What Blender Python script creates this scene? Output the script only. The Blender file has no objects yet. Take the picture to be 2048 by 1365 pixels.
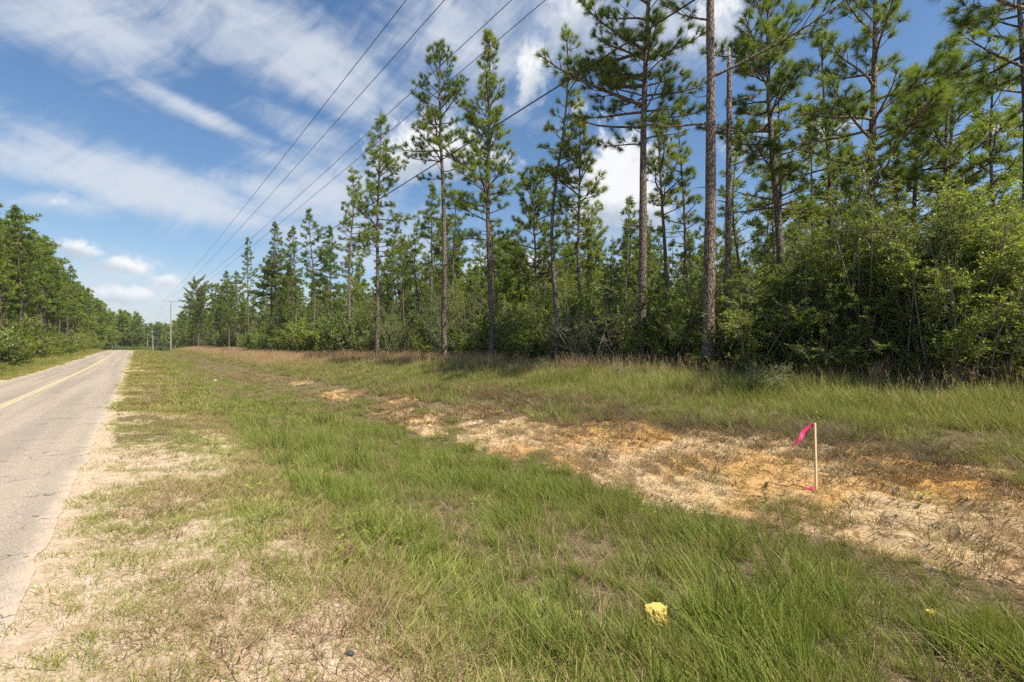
import bpy, math, random
import numpy as np
from mathutils import Vector
R = math.radians
rng = np.random.default_rng(7)
random.seed(7)
SC = bpy.context.scene
COL = SC.collection

# ------------------------------------------------------------------ camera
# world axes: X = across the road (to the right), Y = along the road, camera above the origin
CAM_H = 1.8
YAW = R(39.6)
F = 910.0                    # focal length in pixels of the 2048 px wide photograph
HY = 697.0                   # row of the horizon
cam_d = bpy.data.cameras.new('camera')
cam_d.lens = 16.0; cam_d.sensor_width = 36.0
cam_d.shift_y = (HY - 682.5) / 2048
cam_d.clip_start = 0.05; cam_d.clip_end = 6000
cam = bpy.data.objects.new('camera', cam_d)
cam.location = (0, 0, CAM_H)
cam.rotation_euler = (R(90), 0, -YAW)
COL.objects.link(cam); SC.camera = cam
CR = np.array([math.cos(YAW), -math.sin(YAW)])      # camera right
CF = np.array([math.sin(YAW), math.cos(YAW)])       # camera forward

# ------------------------------------------------------------------ light
SUN_AZ = math.degrees(YAW) + 127      # clockwise from +Y
SUN_EL = 60.0
w = bpy.data.worlds.new('World'); SC.world = w; w.use_nodes = True
SC.view_settings.view_transform = 'Standard'
SC.view_settings.look = 'None'
SC.view_settings.exposure = 1.28
SC.view_settings.gamma = 1.0
SC.view_settings.use_curve_mapping = False
SC.render.engine = 'CYCLES'
SC.cycles.max_bounces = 8
SC.cycles.diffuse_bounces = 6
SC.cycles.glossy_bounces = 2
SC.cycles.transmission_bounces = 3
SC.cycles.transparent_max_bounces = 6
SC.cycles.use_adaptive_sampling = True
SC.cycles.adaptive_threshold = 0.012
SC.cycles.use_denoising = False
SC.cycles.sample_clamp_indirect = 6

sun_d = bpy.data.lights.new('sun', 'SUN'); sun_d.energy = 3.6; sun_d.angle = R(0.53)
sun_d.color = (1.0, 0.92, 0.79)
sun = bpy.data.objects.new('sun', sun_d); COL.objects.link(sun)
_sd = Vector((math.sin(R(SUN_AZ)) * math.cos(R(SUN_EL)), math.cos(R(SUN_AZ)) * math.cos(R(SUN_EL)), math.sin(R(SUN_EL))))
sun.rotation_euler = (-_sd).to_track_quat('-Z', 'Y').to_euler()
sun.location = (0, 0, 60)

class NT:
    """small helper for writing node trees"""
    def __init__(s, tree): s.t = tree; s.n = tree.nodes; s.l = tree.links
    def node(s, typ, **kw):
        n = s.n.new(typ)
        for k, v in kw.items(): setattr(n, k, v)
        return n
    def put(s, sock, v):
        if isinstance(v, bpy.types.NodeSocket): s.l.new(v, sock)
        elif v is not None: sock.default_value = v
    def math(s, op, a, b=None, c=None, clamp=False):
        n = s.node('ShaderNodeMath', operation=op, use_clamp=clamp)
        s.put(n.inputs[0], a)
        if b is not None: s.put(n.inputs[1], b)
        if c is not None: s.put(n.inputs[2], c)
        return n.outputs[0]
    def smooth(s, x, a, b):
        n = s.node('ShaderNodeMapRange', interpolation_type='SMOOTHSTEP')
        s.put(n.inputs[0], x); n.inputs[1].default_value = a; n.inputs[2].default_value = b
        return n.outputs[0]
    def lin(s, x, a, b, c=0., d=1.):
        n = s.node('ShaderNodeMapRange')
        s.put(n.inputs[0], x)
        for i, v in zip((1, 2, 3, 4), (a, b, c, d)): n.inputs[i].default_value = v
        return n.outputs[0]
    def mix(s, f, a, b):
        n = s.node('ShaderNodeMix', data_type='RGBA')
        s.put(n.inputs[0], f)
        s.put(n.inputs[6], (*a, 1) if isinstance(a, tuple) and len(a) == 3 else a)
        s.put(n.inputs[7], (*b, 1) if isinstance(b, tuple) and len(b) == 3 else b)
        return n.outputs[2]
    def mul(s, f, a, b):
        n = s.node('ShaderNodeMix', data_type='RGBA', blend_type='MULTIPLY')
        s.put(n.inputs[0], f); s.put(n.inputs[6], a); s.put(n.inputs[7], (*b, 1) if isinstance(b, tuple) and len(b) == 3 else b)
        return n.outputs[2]
    def noise(s, vec, scale, detail=4, rough=.55, dist=0., dim='3D'):
        n = s.node('ShaderNodeTexNoise', noise_dimensions=dim)
        if vec is not None: s.l.new(vec, n.inputs['Vector'])
        n.inputs['Scale'].default_value = scale; n.inputs['Detail'].default_value = detail
        n.inputs['Roughness'].default_value = rough; n.inputs['Distortion'].default_value = dist
        return n.outputs['Fac']
    def mapping(s, vec, loc=(0, 0, 0), rot=(0, 0, 0), sc=(1, 1, 1)):
        n = s.node('ShaderNodeMapping'); s.l.new(vec, n.inputs[0])
        n.inputs[1].default_value = loc; n.inputs[2].default_value = rot; n.inputs[3].default_value = sc
        return n.outputs[0]
    def stretch(s, vec, rot, sc, loc=(0, 0, 0)):
        return s.mapping(s.mapping(vec, loc, (0, 0, rot)), sc=sc)
    def comb(s, x, y, z=0.):
        n = s.node('ShaderNodeCombineXYZ'); s.put(n.inputs[0], x); s.put(n.inputs[1], y); s.put(n.inputs[2], z)
        return n.outputs[0]
    def sep(s, v):
        n = s.node('ShaderNodeSeparateXYZ'); s.l.new(v, n.inputs[0]); return n.outputs
    def bump(s, h, strength=.5, dist=.02, normal=None):
        n = s.node('ShaderNodeBump'); s.put(n.inputs['Height'], h)
        n.inputs['Strength'].default_value = strength; n.inputs['Distance'].default_value = dist
        if normal is not None: s.l.new(normal, n.inputs['Normal'])
        return n.outputs[0]

def build_sky():
    t = NT(w.node_tree); t.n.clear()
    out = t.node('ShaderNodeOutputWorld'); bg = t.node('ShaderNodeBackground'); bg.inputs[1].default_value = 0.15
    sky = t.node('ShaderNodeTexSky', sky_type='NISHITA'); sky.sun_disc = False
    sky.sun_elevation = R(SUN_EL); sky.sun_rotation = R(SUN_AZ)
    sky.altitude = 50; sky.air_density = 1.1; sky.dust_density = 1.0; sky.ozone_density = 2.2
    d = t.node('ShaderNodeTexCoord').outputs['Generated']
    dx, dy, dz = t.sep(d)
    az = t.math('MULTIPLY', t.math('ARCTAN2', dx, dy), 57.29578)
    el = t.math('MULTIPLY', t.math('ARCSINE', dz), 57.29578)
    # clouds seen by direction; the higher ones on a plane above the ground
    zc = t.math('ADD', t.math('MAXIMUM', dz, 0.0), 0.10)
    pl = t.comb(t.math('DIVIDE', dx, zc), t.math('DIVIDE', dy, zc), 0.)
    ae = t.comb(t.math('DIVIDE', az, 10.), t.math('DIVIDE', el, 10.), 0.)
    wisp = t.noise(t.stretch(ae, R(14), (0.30, 1.15, 1), (3.1, 1.7, 0)), 1.5, 8, .55, .6)
    wisp2 = t.noise(t.stretch(ae, R(-38), (0.8, 2.2, 1), (9.1, 4.7, 0)), 1.9, 8, .62, .9)
    wv = t.math('ADD', t.math('MULTIPLY', wisp, .62), t.math('MULTIPLY', wisp2, .38))
    def dirdeg(px, py):
        x = (px - 1024) / F; a = math.degrees(math.atan(x)) + math.degrees(YAW)
        a = (a + 180) % 360 - 180
        return a, math.degrees(math.atan((HY - py) / F * math.cos(math.atan(x))))
    def blob(px, py, wx, wy, rot=0.):
        a0, e0 = dirdeg(px, py)
        k = math.cos(math.atan((px - 1024) / F)) ** 2 * 57.3 / F
        ka = k; ke = math.cos(math.atan((px - 1024) / F)) * 57.3 / F
        sa, se = wx * ka, wy * ke
        u = t.math('SUBTRACT', az, a0); v = t.math('SUBTRACT', el, e0)
        if rot:
            c, s_ = math.cos(R(rot)), math.sin(R(rot))
            u2 = t.math('ADD', t.math('MULTIPLY', u, c), t.math('MULTIPLY', v, s_))
            v2 = t.math('SUBTRACT', t.math('MULTIPLY', v, c), t.math('MULTIPLY', u, s_))
            u, v = u2, v2
        u = t.math('DIVIDE', u, sa); v = t.math('DIVIDE', v, se)
        r2 = t.math('ADD', t.math('MULTIPLY', u, u), t.math('MULTIPLY', v, v))
        return t.math('EXPONENT', t.math('MULTIPLY', r2, -1.0)), v
    # thin high veil: where it is thick
    veil = None
    for (px, py, wx, wy, rot, s_) in [(150, 20, 330, 95, -4, .9), (560, 110, 330, 90, -12, .85), (930, 60, 230, 130, 0, .75),
                                      (60, 325, 280, 50, -4, .95), (330, 385, 320, 62, -5, 1.05), (560, 380, 190, 40, 0, .95), (150, 410, 150, 30, 0, .7), (620, 400, 200, 110, 0, .9),
                                      (430, 240, 230, 22, -12, .8), (590, 250, 160, 45, -8, .75), (700, 180, 200, 80, -10, .5), (300, 580, 380, 80, 0, .58),
                                      (1150, 40, 160, 110, 0, .7), (1330, 60, 180, 80, 0, .65), (720, 480, 260, 90, 0, .6),
                                      (1250, 600, 700, 90, 0, .6), (1600, 420, 350, 80, 0, .45)]:
        b = t.math('MULTIPLY', blob(px, py, wx, wy, rot)[0], s_)
        veil = b if veil is None else t.math('MAXIMUM', veil, b)
    # elsewhere (outside these) the same veil in scattered banks
    wide = t.smooth(t.noise(t.mapping(pl, (0.4, 7.7, 0), (0, 0, R(58)), (.5, .9, 1)), .7, 3, .5), .50, .72)
    away = t.smooth(t.math('ABSOLUTE', t.math('SUBTRACT', az, math.degrees(YAW))), 60, 85)
    veil = t.math('MAXIMUM', veil, t.math('MULTIPLY', t.math('MULTIPLY', wide, away), .7))
    vd = t.math('MULTIPLY', t.smooth(t.math('ADD', t.math('MULTIPLY', wv, 1.75), t.math('MULTIPLY', veil, .78)), .96, 1.66), .84)
    # cumulus
    cn = t.noise(ae, 5.0, 9, .60, .25)
    cn2 = t.noise(ae, 1.9, 4, .5, .1)
    cb = None; shade = None
    for (px, py, wx, wy, s_) in [(160, 500, 66, 26, .85), (252, 532, 74, 24, .9), (330, 562, 46, 18, .75), (258, 592, 80, 24, .85),
                                 (120, 490, 40, 12, .6), (130, 400, 60, 20, .35), (440, 603, 40, 18, .9), (470, 575, 40, 12, .7),
                                 (1235, 370, 90, 95, 1.2), (1190, 440, 70, 50, .9), (1310, 420, 60, 50, .9), (870, 300, 110, 56, 1.1), (800, 330, 70, 44, .95),
                                 (1000, 320, 50, 30, .6), (1065, 145, 38, 60, .85), (1130, 30, 45, 45, .75), (1160, 215, 28, 22, .6), (1440, 40, 90, 60, .7), (1650, 260, 60, 28, .85),
                                 (1480, 290, 60, 35, .7), (1010, 540, 110, 50, .8), (1400, 560, 120, 40, .6), (2020, 250, 60, 22, .85), (1540, 250, 50, 25, .6), (1900, 480, 90, 40, .5)]:
        b, v = blob(px, py, wx, wy)
        b = t.math('MULTIPLY', b, s_)
        cb = b if cb is None else t.math('MAXIMUM', cb, b)
        sh = t.math('MULTIPLY', t.math('MULTIPLY', v, b), 1.0)
        shade = sh if shade is None else t.math('ADD', shade, sh)
    scat = t.math('MULTIPLY', t.smooth(cn2, .55, .70), t.math('MULTIPLY', away, t.smooth(el, 2, 12)))
    cb = t.math('MAXIMUM', cb, t.math('MULTIPLY', scat, .8))
    cd = t.smooth(t.math('ADD', cb, t.math('MULTIPLY', t.math('SUBTRACT', cn, .5), 1.7)), .24, .86)
    cd = t.math('MULTIPLY', cd, .95)
    # horizon haze
    hz = t.math('EXPONENT', t.math('MULTIPLY', t.math('MAXIMUM', el, 0.0), -1 / 7.0))
    base = t.node('ShaderNodeHueSaturation'); t.l.new(sky.outputs[0], base.inputs['Color'])
    base.inputs['Saturation'].default_value = 1.18; base.inputs['Value'].default_value = SKY_V
    c = t.mix(t.math('MULTIPLY', hz, .68), base.outputs[0], tuple(v * CLOUD_V for v in (.50, .60, .70)))
    c = t.mix(vd, c, tuple(v * CLOUD_V for v in (.68, .725, .79)))
    grey = t.smooth(t.math('ADD', shade, t.math('MULTIPLY', t.math('SUBTRACT', cn2, .5), 1.6)), -.55, .30)
    cum = t.mix(grey, tuple(v * CLOUD_V for v in (.50, .57, .66)), tuple(v * CLOUD_V for v in (.92, .93, .94)))
    c = t.mix(cd, c, cum)
    t.l.new(c, bg.inputs[0]); t.l.new(bg.outputs[0], out.inputs[0])
SKY_V = 0.40
CLOUD_V = 2.95
build_sky()

# ------------------------------------------------------------------ helpers
def link(o, parent=None):
    COL.objects.link(o)
    if parent is not None: o.parent = parent
    return o
def tag(o, label=None, cat=None, group=None, kind=None):
    if label: o['label'] = label
    if cat: o['category'] = cat
    if group: o['group'] = group
    if kind: o['kind'] = kind
    return o
def make_mesh(name, V, T=None, Q=None, mats=(), attrs=None, smooth=False, fmat=None):
    V = np.asarray(V, np.float32).reshape(-1, 3)
    nt = 0 if T is None else len(T); nq = 0 if Q is None else len(Q)
    me = bpy.data.meshes.new(name)
    me.vertices.add(len(V)); me.vertices.foreach_set('co', V.ravel())
    idx = []; starts = []
    if nt: idx.append(np.asarray(T, np.int32).ravel()); starts.append(np.arange(nt, dtype=np.int32) * 3)
    if nq: idx.append(np.asarray(Q, np.int32).ravel()); starts.append(nt * 3 + np.arange(nq, dtype=np.int32) * 4)
    idx = np.concatenate(idx); starts = np.concatenate(starts)
    me.loops.add(len(idx)); me.loops.foreach_set('vertex_index', idx)
    me.polygons.add(nt + nq); me.polygons.foreach_set('loop_start', starts)
    if fmat is not None: me.polygons.foreach_set('material_index', np.asarray(fmat, np.int32))
    me.polygons.foreach_set('use_smooth', np.full(nt + nq, bool(smooth)))
    for k, v in (attrs or {}).items():
        v = np.asarray(v, np.float32)
        if v.ndim == 1:
            a = me.attributes.new(k, 'FLOAT', 'POINT'); a.data.foreach_set('value', v)
        elif v.shape[1] == 3:
            a = me.attributes.new(k, 'FLOAT_VECTOR', 'POINT'); a.data.foreach_set('vector', v.ravel())
    for m in mats: me.materials.append(m)
    me.update(calc_edges=True)
    return me
class Geo:
    """collects verts, tris and quads into one mesh"""
    def __init__(s): s.V = []; s.T = []; s.Q = []; s.A = []; s.n = 0
    def add(s, V, T=None, Q=None, a=None):
        V = np.asarray(V, float).reshape(-1, 3)
        if T is not None and len(T): s.T.append(np.asarray(T, int) + s.n)
        if Q is not None and len(Q): s.Q.append(np.asarray(Q, int) + s.n)
        s.V.append(V); s.A.append(np.zeros(len(V)) if a is None else np.broadcast_to(np.asarray(a, float), (len(V),)))
        s.n += len(V)
    def tube(s, P, r, sides=6, cap=True, a=None):
        P = np.asarray(P, float); n = len(P); r = np.broadcast_to(np.asarray(r, float), (n,))
        D = np.gradient(P, axis=0); D /= (np.linalg.norm(D, axis=1, keepdims=True) + 1e-9)
        up = np.array([0, 0, 1.]) if abs(D[0][2]) < .9 else np.array([1., 0, 0])
        U = np.cross(D, up); U /= (np.linalg.norm(U, axis=1, keepdims=True) + 1e-9); W = np.cross(D, U)
        th = np.arange(sides) * 2 * math.pi / sides
        V = (P[:, None] + r[:, None, None] * (np.cos(th)[None, :, None] * U[:, None] + np.sin(th)[None, :, None] * W[:, None])).reshape(-1, 3)
        i = np.arange(n - 1)[:, None] * sides; j = np.arange(sides)[None]; k = (j + 1) % sides
        Q = np.stack([i + j, i + k, i + sides + k, i + sides + j], -1).reshape(-1, 4)
        T = None
        if cap:
            e = (n - 1) * sides
            T = [[e, e + q, e + q + 1] for q in range(1, sides - 1)] + [[0, q + 1, q] for q in range(1, sides - 1)]
        s.add(V, T, Q, a)
    def box(s, c, size, a=None, ax=None):
        h = np.array(size) / 2
        V = np.array([[x, y, z] for x in (-1, 1) for y in (-1, 1) for z in (-1, 1)]) * h
        if ax is not None: V = V @ np.asarray(ax)
        s.add(V + np.array(c), None, [[0, 1, 3, 2], [4, 6, 7, 5], [0, 4, 5, 1], [2, 3, 7, 6], [0, 2, 6, 4], [1, 5, 7, 3]], a)
    def mesh(s, name, mats=(), smooth=False, an='tv'):
        return make_mesh(name, np.concatenate(s.V), np.concatenate(s.T) if s.T else None, np.concatenate(s.Q) if s.Q else None,
                         mats, {an: np.concatenate(s.A)}, smooth)
    def obj(s, name, mats=(), parent=None, smooth=False):
        return link(bpy.data.objects.new(name, s.mesh(name, mats, smooth)), parent)

def vnoise(x, y, seed=0):
    xi = np.floor(x).astype(np.int64); yi = np.floor(y).astype(np.int64)
    fx = x - xi; fy = y - yi; fx = fx * fx * (3 - 2 * fx); fy = fy * fy * (3 - 2 * fy)
    def h(a, b):
        n = (a * 374761393 + b * 668265263 + seed * 1442695041) & 0xffffffff
        n = ((n ^ (n >> 13)) * 1274126177) & 0xffffffff
        n = ((n ^ (n >> 16)) * 2246822519) & 0xffffffff
        return (n ^ (n >> 15)) / 4294967295.0
    a, b, c, d = h(xi, yi), h(xi + 1, yi), h(xi, yi + 1), h(xi + 1, yi + 1)
    return (a + (b - a) * fx) * (1 - fy) + (c + (d - c) * fx) * fy
def fbm(x, y, sc, octv=4, seed=0, gain=.5):
    s = 0; a = 1; tot = 0
    for o in range(octv):
        s = s + a * vnoise(x * sc, y * sc, seed + o * 17); tot += a; a *= gain; sc *= 2.03
    return s / tot
def sst(x, a, b):
    t = np.clip((x - a) / (b - a), 0, 1); return t * t * (3 - 2 * t)

# ------------------------------------------------------------------ the lie of the land
PX = [-400, -60, -30, -11, -9, -7.5, -5.6, -0.6, 0.5, 1.2, 2.0, 3.2, 4.2, 5.5, 6.4, 7.4, 8.3, 9.2, 10.2, 12, 15, 20, 60, 400]
PZ = [.6, .5, .45, .25, -.02, -.12, -.04, -.004, -.03, -.08, -.20, -.38, -.50, -.52, -.42, -.26, -.08, .18, .36, .52, .74, .80, .85, 1.0]
def road_e(s):
    return 1.25 * sst(s, 35, 165) - 3.2 * sst(s, 172, 250)
def ground(L, s, fine=True):
    L = np.asarray(L, float); s = np.asarray(s, float)
    wob = (fbm(s, s * 0, .21, 3, 5) - .5) * .9 * sst(L, 2.5, 5)
    z = np.interp(L + wob, PX, PZ)
    k = 1 - .45 * sst(s, 25, 90)
    z = z * np.where(L > -.6, k, 1) + road_e(s)
    if fine:
        off = sst(L, -.6, .2) + sst(-L, 5.6, 6.5)
        z = z + off * ((fbm(L, s, .55, 3, 11) - .5) * .14 + (fbm(L, s, 3.1, 3, 12) - .5) * .045)
        sc = scar(L, s)
        # small ledges and rills where the bank has washed out
        led = fbm(L, s, .8, 3, 31)
        st = (L + led * 1.5) * 2.1; led2 = (st - np.floor(st)); led2 = sst(led2, .0, .16) * (1 - led2) 
        z = z + sc * (led2 * .13 + (fbm(L, s * .6, 7, 4, 33) - .5) * .06 - .04)
        rill = np.abs(fbm(L * .35, s, 2.2, 3, 35) - .5)
        z = z - sc * .05 * (1 - sst(rill, 0, .06))
    return z
def scar(L, s):
    """washed-out bare bank"""
    n1 = (fbm(L, s, .45, 4, 41) - .5) * 2.4; n2 = (fbm(L, s, .5, 4, 42) - .5) * 2.2
    lo = np.interp(s, [-3, 0, 2.6, 4, 7.7, 12, 22, 40], [6.5, 6.3, 6.2, 5.6, 5.7, 6.0, 6.3, 6.6])
    hi = np.interp(s, [-3, 0, 2.4, 6.5, 10, 15.7, 23, 40], [9.5, 9.4, 9.6, 9.3, 9.9, 8.9, 8.1, 7.5])
    b = sst(L, lo - .1 + n1 * .5, lo + .35 + n1 * .5) * (1 - sst(L, hi - .5 + n2 * .45, hi + .35 + n2 * .45))
    far = sst(s, 9, 13)
    holes = sst(fbm(L, s, .9, 4, 45), .56, .64) * (.35 + .65 * sst(s, 3, 7))
    b = b * (1 - .85 * holes) * (1 - far * sst(fbm(L, s, .45, 3, 44), .64, .50)) * (1 - sst(s, 30, 44))
    return b
def shoulder(L, s):
    """bare sandy verge next to the asphalt"""
    n = fbm(L, s, 1.3, 5, 51, .6)
    spot = np.exp(-(((L - .85) / .42) ** 2 + ((s - 2.75) / .45) ** 2)) + .8 * np.exp(-(((L - 1.2) / .2) ** 2 + ((s - 4.6) / .35) ** 2))
    return (1 - sst(L, 1.2, 2.1)) * sst(L, -.8, -.5) * (spot * 1.2 * sst(n, .36, .5) + 1) * (.12 + .95 * (1 - sst(L + (n - .5) * .7, -.54, -.36)) + (.85 * sst(n, .47, .56) + .5 * spot) * (1 - .6 * sst(s, 4, 16)))
def cam_coords(L, s):
    return L * CR[0] + s * CR[1], L * CF[0] + s * CF[1]
def in_view(L, s, margin=1.6, k=1.22):
    x, z = cam_coords(L, s)
    return (z > .6) & (np.abs(x) < z * k + margin)
def at(px, L):
    """world x, y where the photograph's column px meets the line that runs L metres right of the camera"""
    t = (px - 1024) / F
    z = L / (t * CR[0] + CF[0])
    return L, t * z * CR[1] + z * CF[1], z
def at_px(px, py, it=30):
    """where the sight line through a pixel of the photograph meets the ground"""
    t = (px - 1024) / F; z = 5.0
    for _ in range(it):
        L = (t * CR[0] + CF[0]) * z; s = (t * CR[1] + CF[1]) * z
        g = float(ground(np.array([L]), np.array([s]))[0])
        z = .5 * z + .5 * (CAM_H - g) * F / (py - HY)
    return L, s, g

# ------------------------------------------------------------------ materials
def new_mat(name):
    m = bpy.data.materials.new(name); m.use_nodes = True; m.node_tree.nodes.clear()
    t = NT(m.node_tree); t.out = t.node('ShaderNodeOutputMaterial'); return m, t
def principled(t, color, rough=.8, normal=None, spec=.3):
    p = t.node('ShaderNodeBsdfPrincipled')
    t.put(p.inputs['Base Color'], (*color, 1) if isinstance(color, tuple) and len(color) == 3 else color)
    t.put(p.inputs['Roughness'], rough); p.inputs['Specular IOR Level'].default_value = spec
    if normal is not None: t.l.new(normal, p.inputs['Normal'])
    t.l.new(p.outputs[0], t.out.inputs[0]); return p
def attr(t, name):
    n = t.node('ShaderNodeAttribute', attribute_name=name); return n.outputs['Fac']
def pos(t): return t.node('ShaderNodeNewGeometry').outputs['Position']
def obj_rand(t): return t.node('ShaderNodeObjectInfo').outputs['Random']

def mat_ground():
    m, t = new_mat('soil_and_litter'); p = pos(t)
    n_f = t.noise(p, 38, 5, .65); n_m = t.noise(p, 6.5, 5, .6); n_l = t.noise(p, 1.3, 4, .55)
    n_xs = t.noise(p, 150, 3, .7)
    streak = t.noise(t.stretch(p, R(-12), (7, 2.2, 5)), 2.4, 6, .65, .8)
    # vegetated soil with dead leaves
    litter = t.mix(t.smooth(n_f, .38, .62), (.060, .048, .026), (.235, .185, .105))
    litter = t.mix(t.smooth(n_m, .42, .66), litter, (.115, .10, .045))
    floor = t.mix(t.smooth(n_m, .4, .6), (.07, .055, .033), (.19, .135, .08))
    litter = t.mix(attr(t, 'forest'), litter, floor)
    # orange sandy clay of the bank
    sand = t.mix(t.smooth(n_l, .35, .65), (.57, .415, .235), (.62, .48, .30))
    sand = t.mix(t.math('MULTIPLY', t.smooth(n_m, .45, .7), .55), sand, (.50, .33, .155))
    sand = t.mix(attr(t, 'orange'), sand, (.56, .32, .10))
    crumbs = t.mix(t.smooth(streak, .50, .60), (1., 1., 1.), (.50, .44, .38))
    sand = t.mul(1.0, sand, crumbs)
    sand = t.mul(1.0, sand, t.mix(t.smooth(n_xs, .35, .6), (.72, .70, .68), (1., 1., 1.)))
    # pale pinkish verge
    verge = t.mix(t.smooth(n_m, .35, .65), (.60, .475, .36), (.50, .375, .255))
    verge = t.mix(t.smooth(n_xs, .52, .62), verge, (.40, .31, .235))
    verge = t.mix(t.math('MULTIPLY', t.smooth(t.noise(p, 19, 4, .7), .46, .60), .45), verge, (.27, .20, .125))
    def edge(a, lo, hi, k=.55):
        return t.smooth(t.math('ADD', attr(t, a), t.math('MULTIPLY', t.math('SUBTRACT', n_m, .5), k)), lo, hi)
    c = t.mix(edge('scar', .30, .62), litter, sand)
    c = t.mix(edge('verge', .30, .52, .9), c, verge)
    h = t.math('ADD', t.math('MULTIPLY', n_f, .6), t.math('MULTIPLY', streak, .8))
    h = t.math('ADD', h, t.math('MULTIPLY', n_xs, .25))
    principled(t, c, .95, t.bump(h, .9, .035), .1)
    return m
def mat_asphalt():
    m, t = new_mat('worn_asphalt'); p = pos(t)
    n = t.noise(p, 110, 4, .85); n2 = t.noise(p, .8, 4, .6); n3 = t.noise(p, 60, 4, .7)
    lane = t.noise(t.mapping(p, (0, 0, 0), (0, 0, 0), (1.6, .05, 1)), 1.0, 3, .5)
    v = t.node('ShaderNodeTexVoronoi', feature='DISTANCE_TO_EDGE'); v.inputs['Scale'].default_value = 1.0
    warp = t.node('ShaderNodeVectorMath', operation='ADD')
    nz = t.node('ShaderNodeTexNoise'); t.l.new(p, nz.inputs['Vector']); nz.inputs['Scale'].default_value = 2.6; nz.inputs['Detail'].default_value = 6
    t.l.new(t.mapping(p, (0, 0, 0), (0, 0, 0), (.5, 1.4, 1)), warp.inputs[0])
    t.l.new(t.mapping(nz.outputs['Color'], (0, 0, 0), (0, 0, 0), (.9, .9, .9)), warp.inputs[1]); t.l.new(warp.outputs[0], v.inputs['Vector'])
    crack = t.math('MULTIPLY', t.math('SUBTRACT', 1., t.smooth(v.outputs['Distance'], .003, .012)), t.smooth(t.noise(p, .9, 2), .42, .56))
    c = t.mix(t.smooth(n, .40, .60), (.12, .106, .088), (.47, .41, .335))
    c = t.mix(t.math('MULTIPLY', t.smooth(n3, .5, .7), .35), c, (.50, .43, .35))
    c = t.mul(1., c, t.mix(n2, (.82, .81, .80), (1.08, 1.06, 1.03)))
    c = t.mul(1., c, t.mix(t.smooth(lane, .35, .65), (.84, .84, .85), (1.06, 1.05, 1.03)))
    dust = t.smooth(t.math('ADD', attr(t, 'edge'), t.math('MULTIPLY', t.math('SUBTRACT', t.noise(p, 3.4, 5, .7), .5), .9)), .62, 1.0)
    c = t.mix(t.math('MULTIPLY', dust, .7), c, (.47, .37, .28))
    c = t.mix(t.math('MULTIPLY', crack, .75), c, (.055, .05, .045))
    h = t.math('SUBTRACT', n, t.math('MULTIPLY', crack, .8))
    principled(t, c, .9, t.bump(h, .55, .006), .2)
    return m
def mat_paint():
    m, t = new_mat('yellow_road_paint'); p = pos(t)
    n = t.noise(p, 55, 4, .7); n2 = t.noise(p, 1.4, 4, .6)
    wear = t.smooth(t.math('ADD', n, t.math('MULTIPLY', n2, .35)), .56, .80)
    c = t.mix(wear, (.50, .37, .17), (.40, .35, .27))
    principled(t, c, .75, t.bump(n, .4, .003), .3); return m
def mat_bark():
    m, t = new_mat('pine_bark')
    tc = t.node('ShaderNodeTexCoord').outputs['Object']
    pm = t.mapping(tc, (0, 0, 0), (0, 0, 0), (1, 1, .38))
    v = t.node('ShaderNodeTexVoronoi', feature='DISTANCE_TO_EDGE'); v.inputs['Scale'].default_value = 15
    nz = t.node('ShaderNodeTexNoise'); t.l.new(pm, nz.inputs['Vector']); nz.inputs['Scale'].default_value = 8; nz.inputs['Detail'].default_value = 4
    a = t.node('ShaderNodeVectorMath', operation='ADD'); t.l.new(pm, a.inputs[0]); t.l.new(t.mapping(nz.outputs['Color'], sc=(.12, .12, .12)), a.inputs[1])
    t.l.new(a.outputs[0], v.inputs['Vector'])
    fis = t.smooth(v.outputs['Distance'], .02, .16)
    n = t.noise(pm, 30, 5, .7); n2 = t.noise(tc, 1.1, 3)
    c = t.mix(n, (.17, .135, .11), (.42, .355, .30))
    c = t.mix(t.math('MULTIPLY', t.smooth(n2, .45, .7), .28), c, (.34, .23, .17))
    c = t.mul(1., c, t.mix(fis, (.28, .25, .24), (1., 1., 1.)))
    c = t.mul(1., c, t.mix(obj_rand(t), (.78, .78, .80), (1.12, 1.08, 1.04)))
    principled(t, c, .95, t.bump(t.math('ADD', fis, t.math('MULTIPLY', n, .4)), 1., .03), .1)
    return m
def mat_wood(name, ca, cb, spec=.2, rough=.9, sc=(1, 1, .06), scale=60):
    m, t = new_mat(name); tc = t.node('ShaderNodeTexCoord').outputs['Object']
    n = t.noise(t.mapping(tc, sc=sc), scale, 5, .65)
    c = t.mix(n, ca, cb); principled(t, c, rough, t.bump(n, .5, .004), spec); return m
def leafy(name, ramp, trans=.28, rough=.55, tcol=1.35, patch=.25, spec=.35):
    """foliage: hue from a per-leaf value, the individual and broad patches"""
    m, t = new_mat(name)
    f = t.math('ADD', t.math('MULTIPLY', attr(t, 'tv'), .62), t.math('MULTIPLY', obj_rand(t), .46))
    f = t.math('SUBTRACT', f, .08)
    f = t.math('ADD', f, t.math('MULTIPLY', t.math('SUBTRACT', t.noise(pos(t), .9, 3), .5), patch * 2))
    r = t.node('ShaderNodeValToRGB'); t.l.new(f, r.inputs[0]); e = r.color_ramp.elements
    while len(e) < len(ramp): e.new(.5)
    for i, (q, c) in enumerate(ramp): e[i].position = q; e[i].color = (*c, 1)
    d = t.node('ShaderNodeBsdfPrincipled'); t.l.new(r.outputs[0], d.inputs['Base Color']); d.inputs['Roughness'].default_value = rough
    d.inputs['Specular IOR Level'].default_value = spec
    tr = t.node('ShaderNodeBsdfTranslucent'); t.l.new(t.mul(1., r.outputs[0], (tcol * 1.05, tcol, tcol * .55)), tr.inputs[0])
    mx = t.node('ShaderNodeMixShader'); mx.inputs[0].default_value = trans
    t.l.new(d.outputs[0], mx.inputs[1]); t.l.new(tr.outputs[0], mx.inputs[2]); t.l.new(mx.outputs[0], t.out.inputs[0])
    return m
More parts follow.
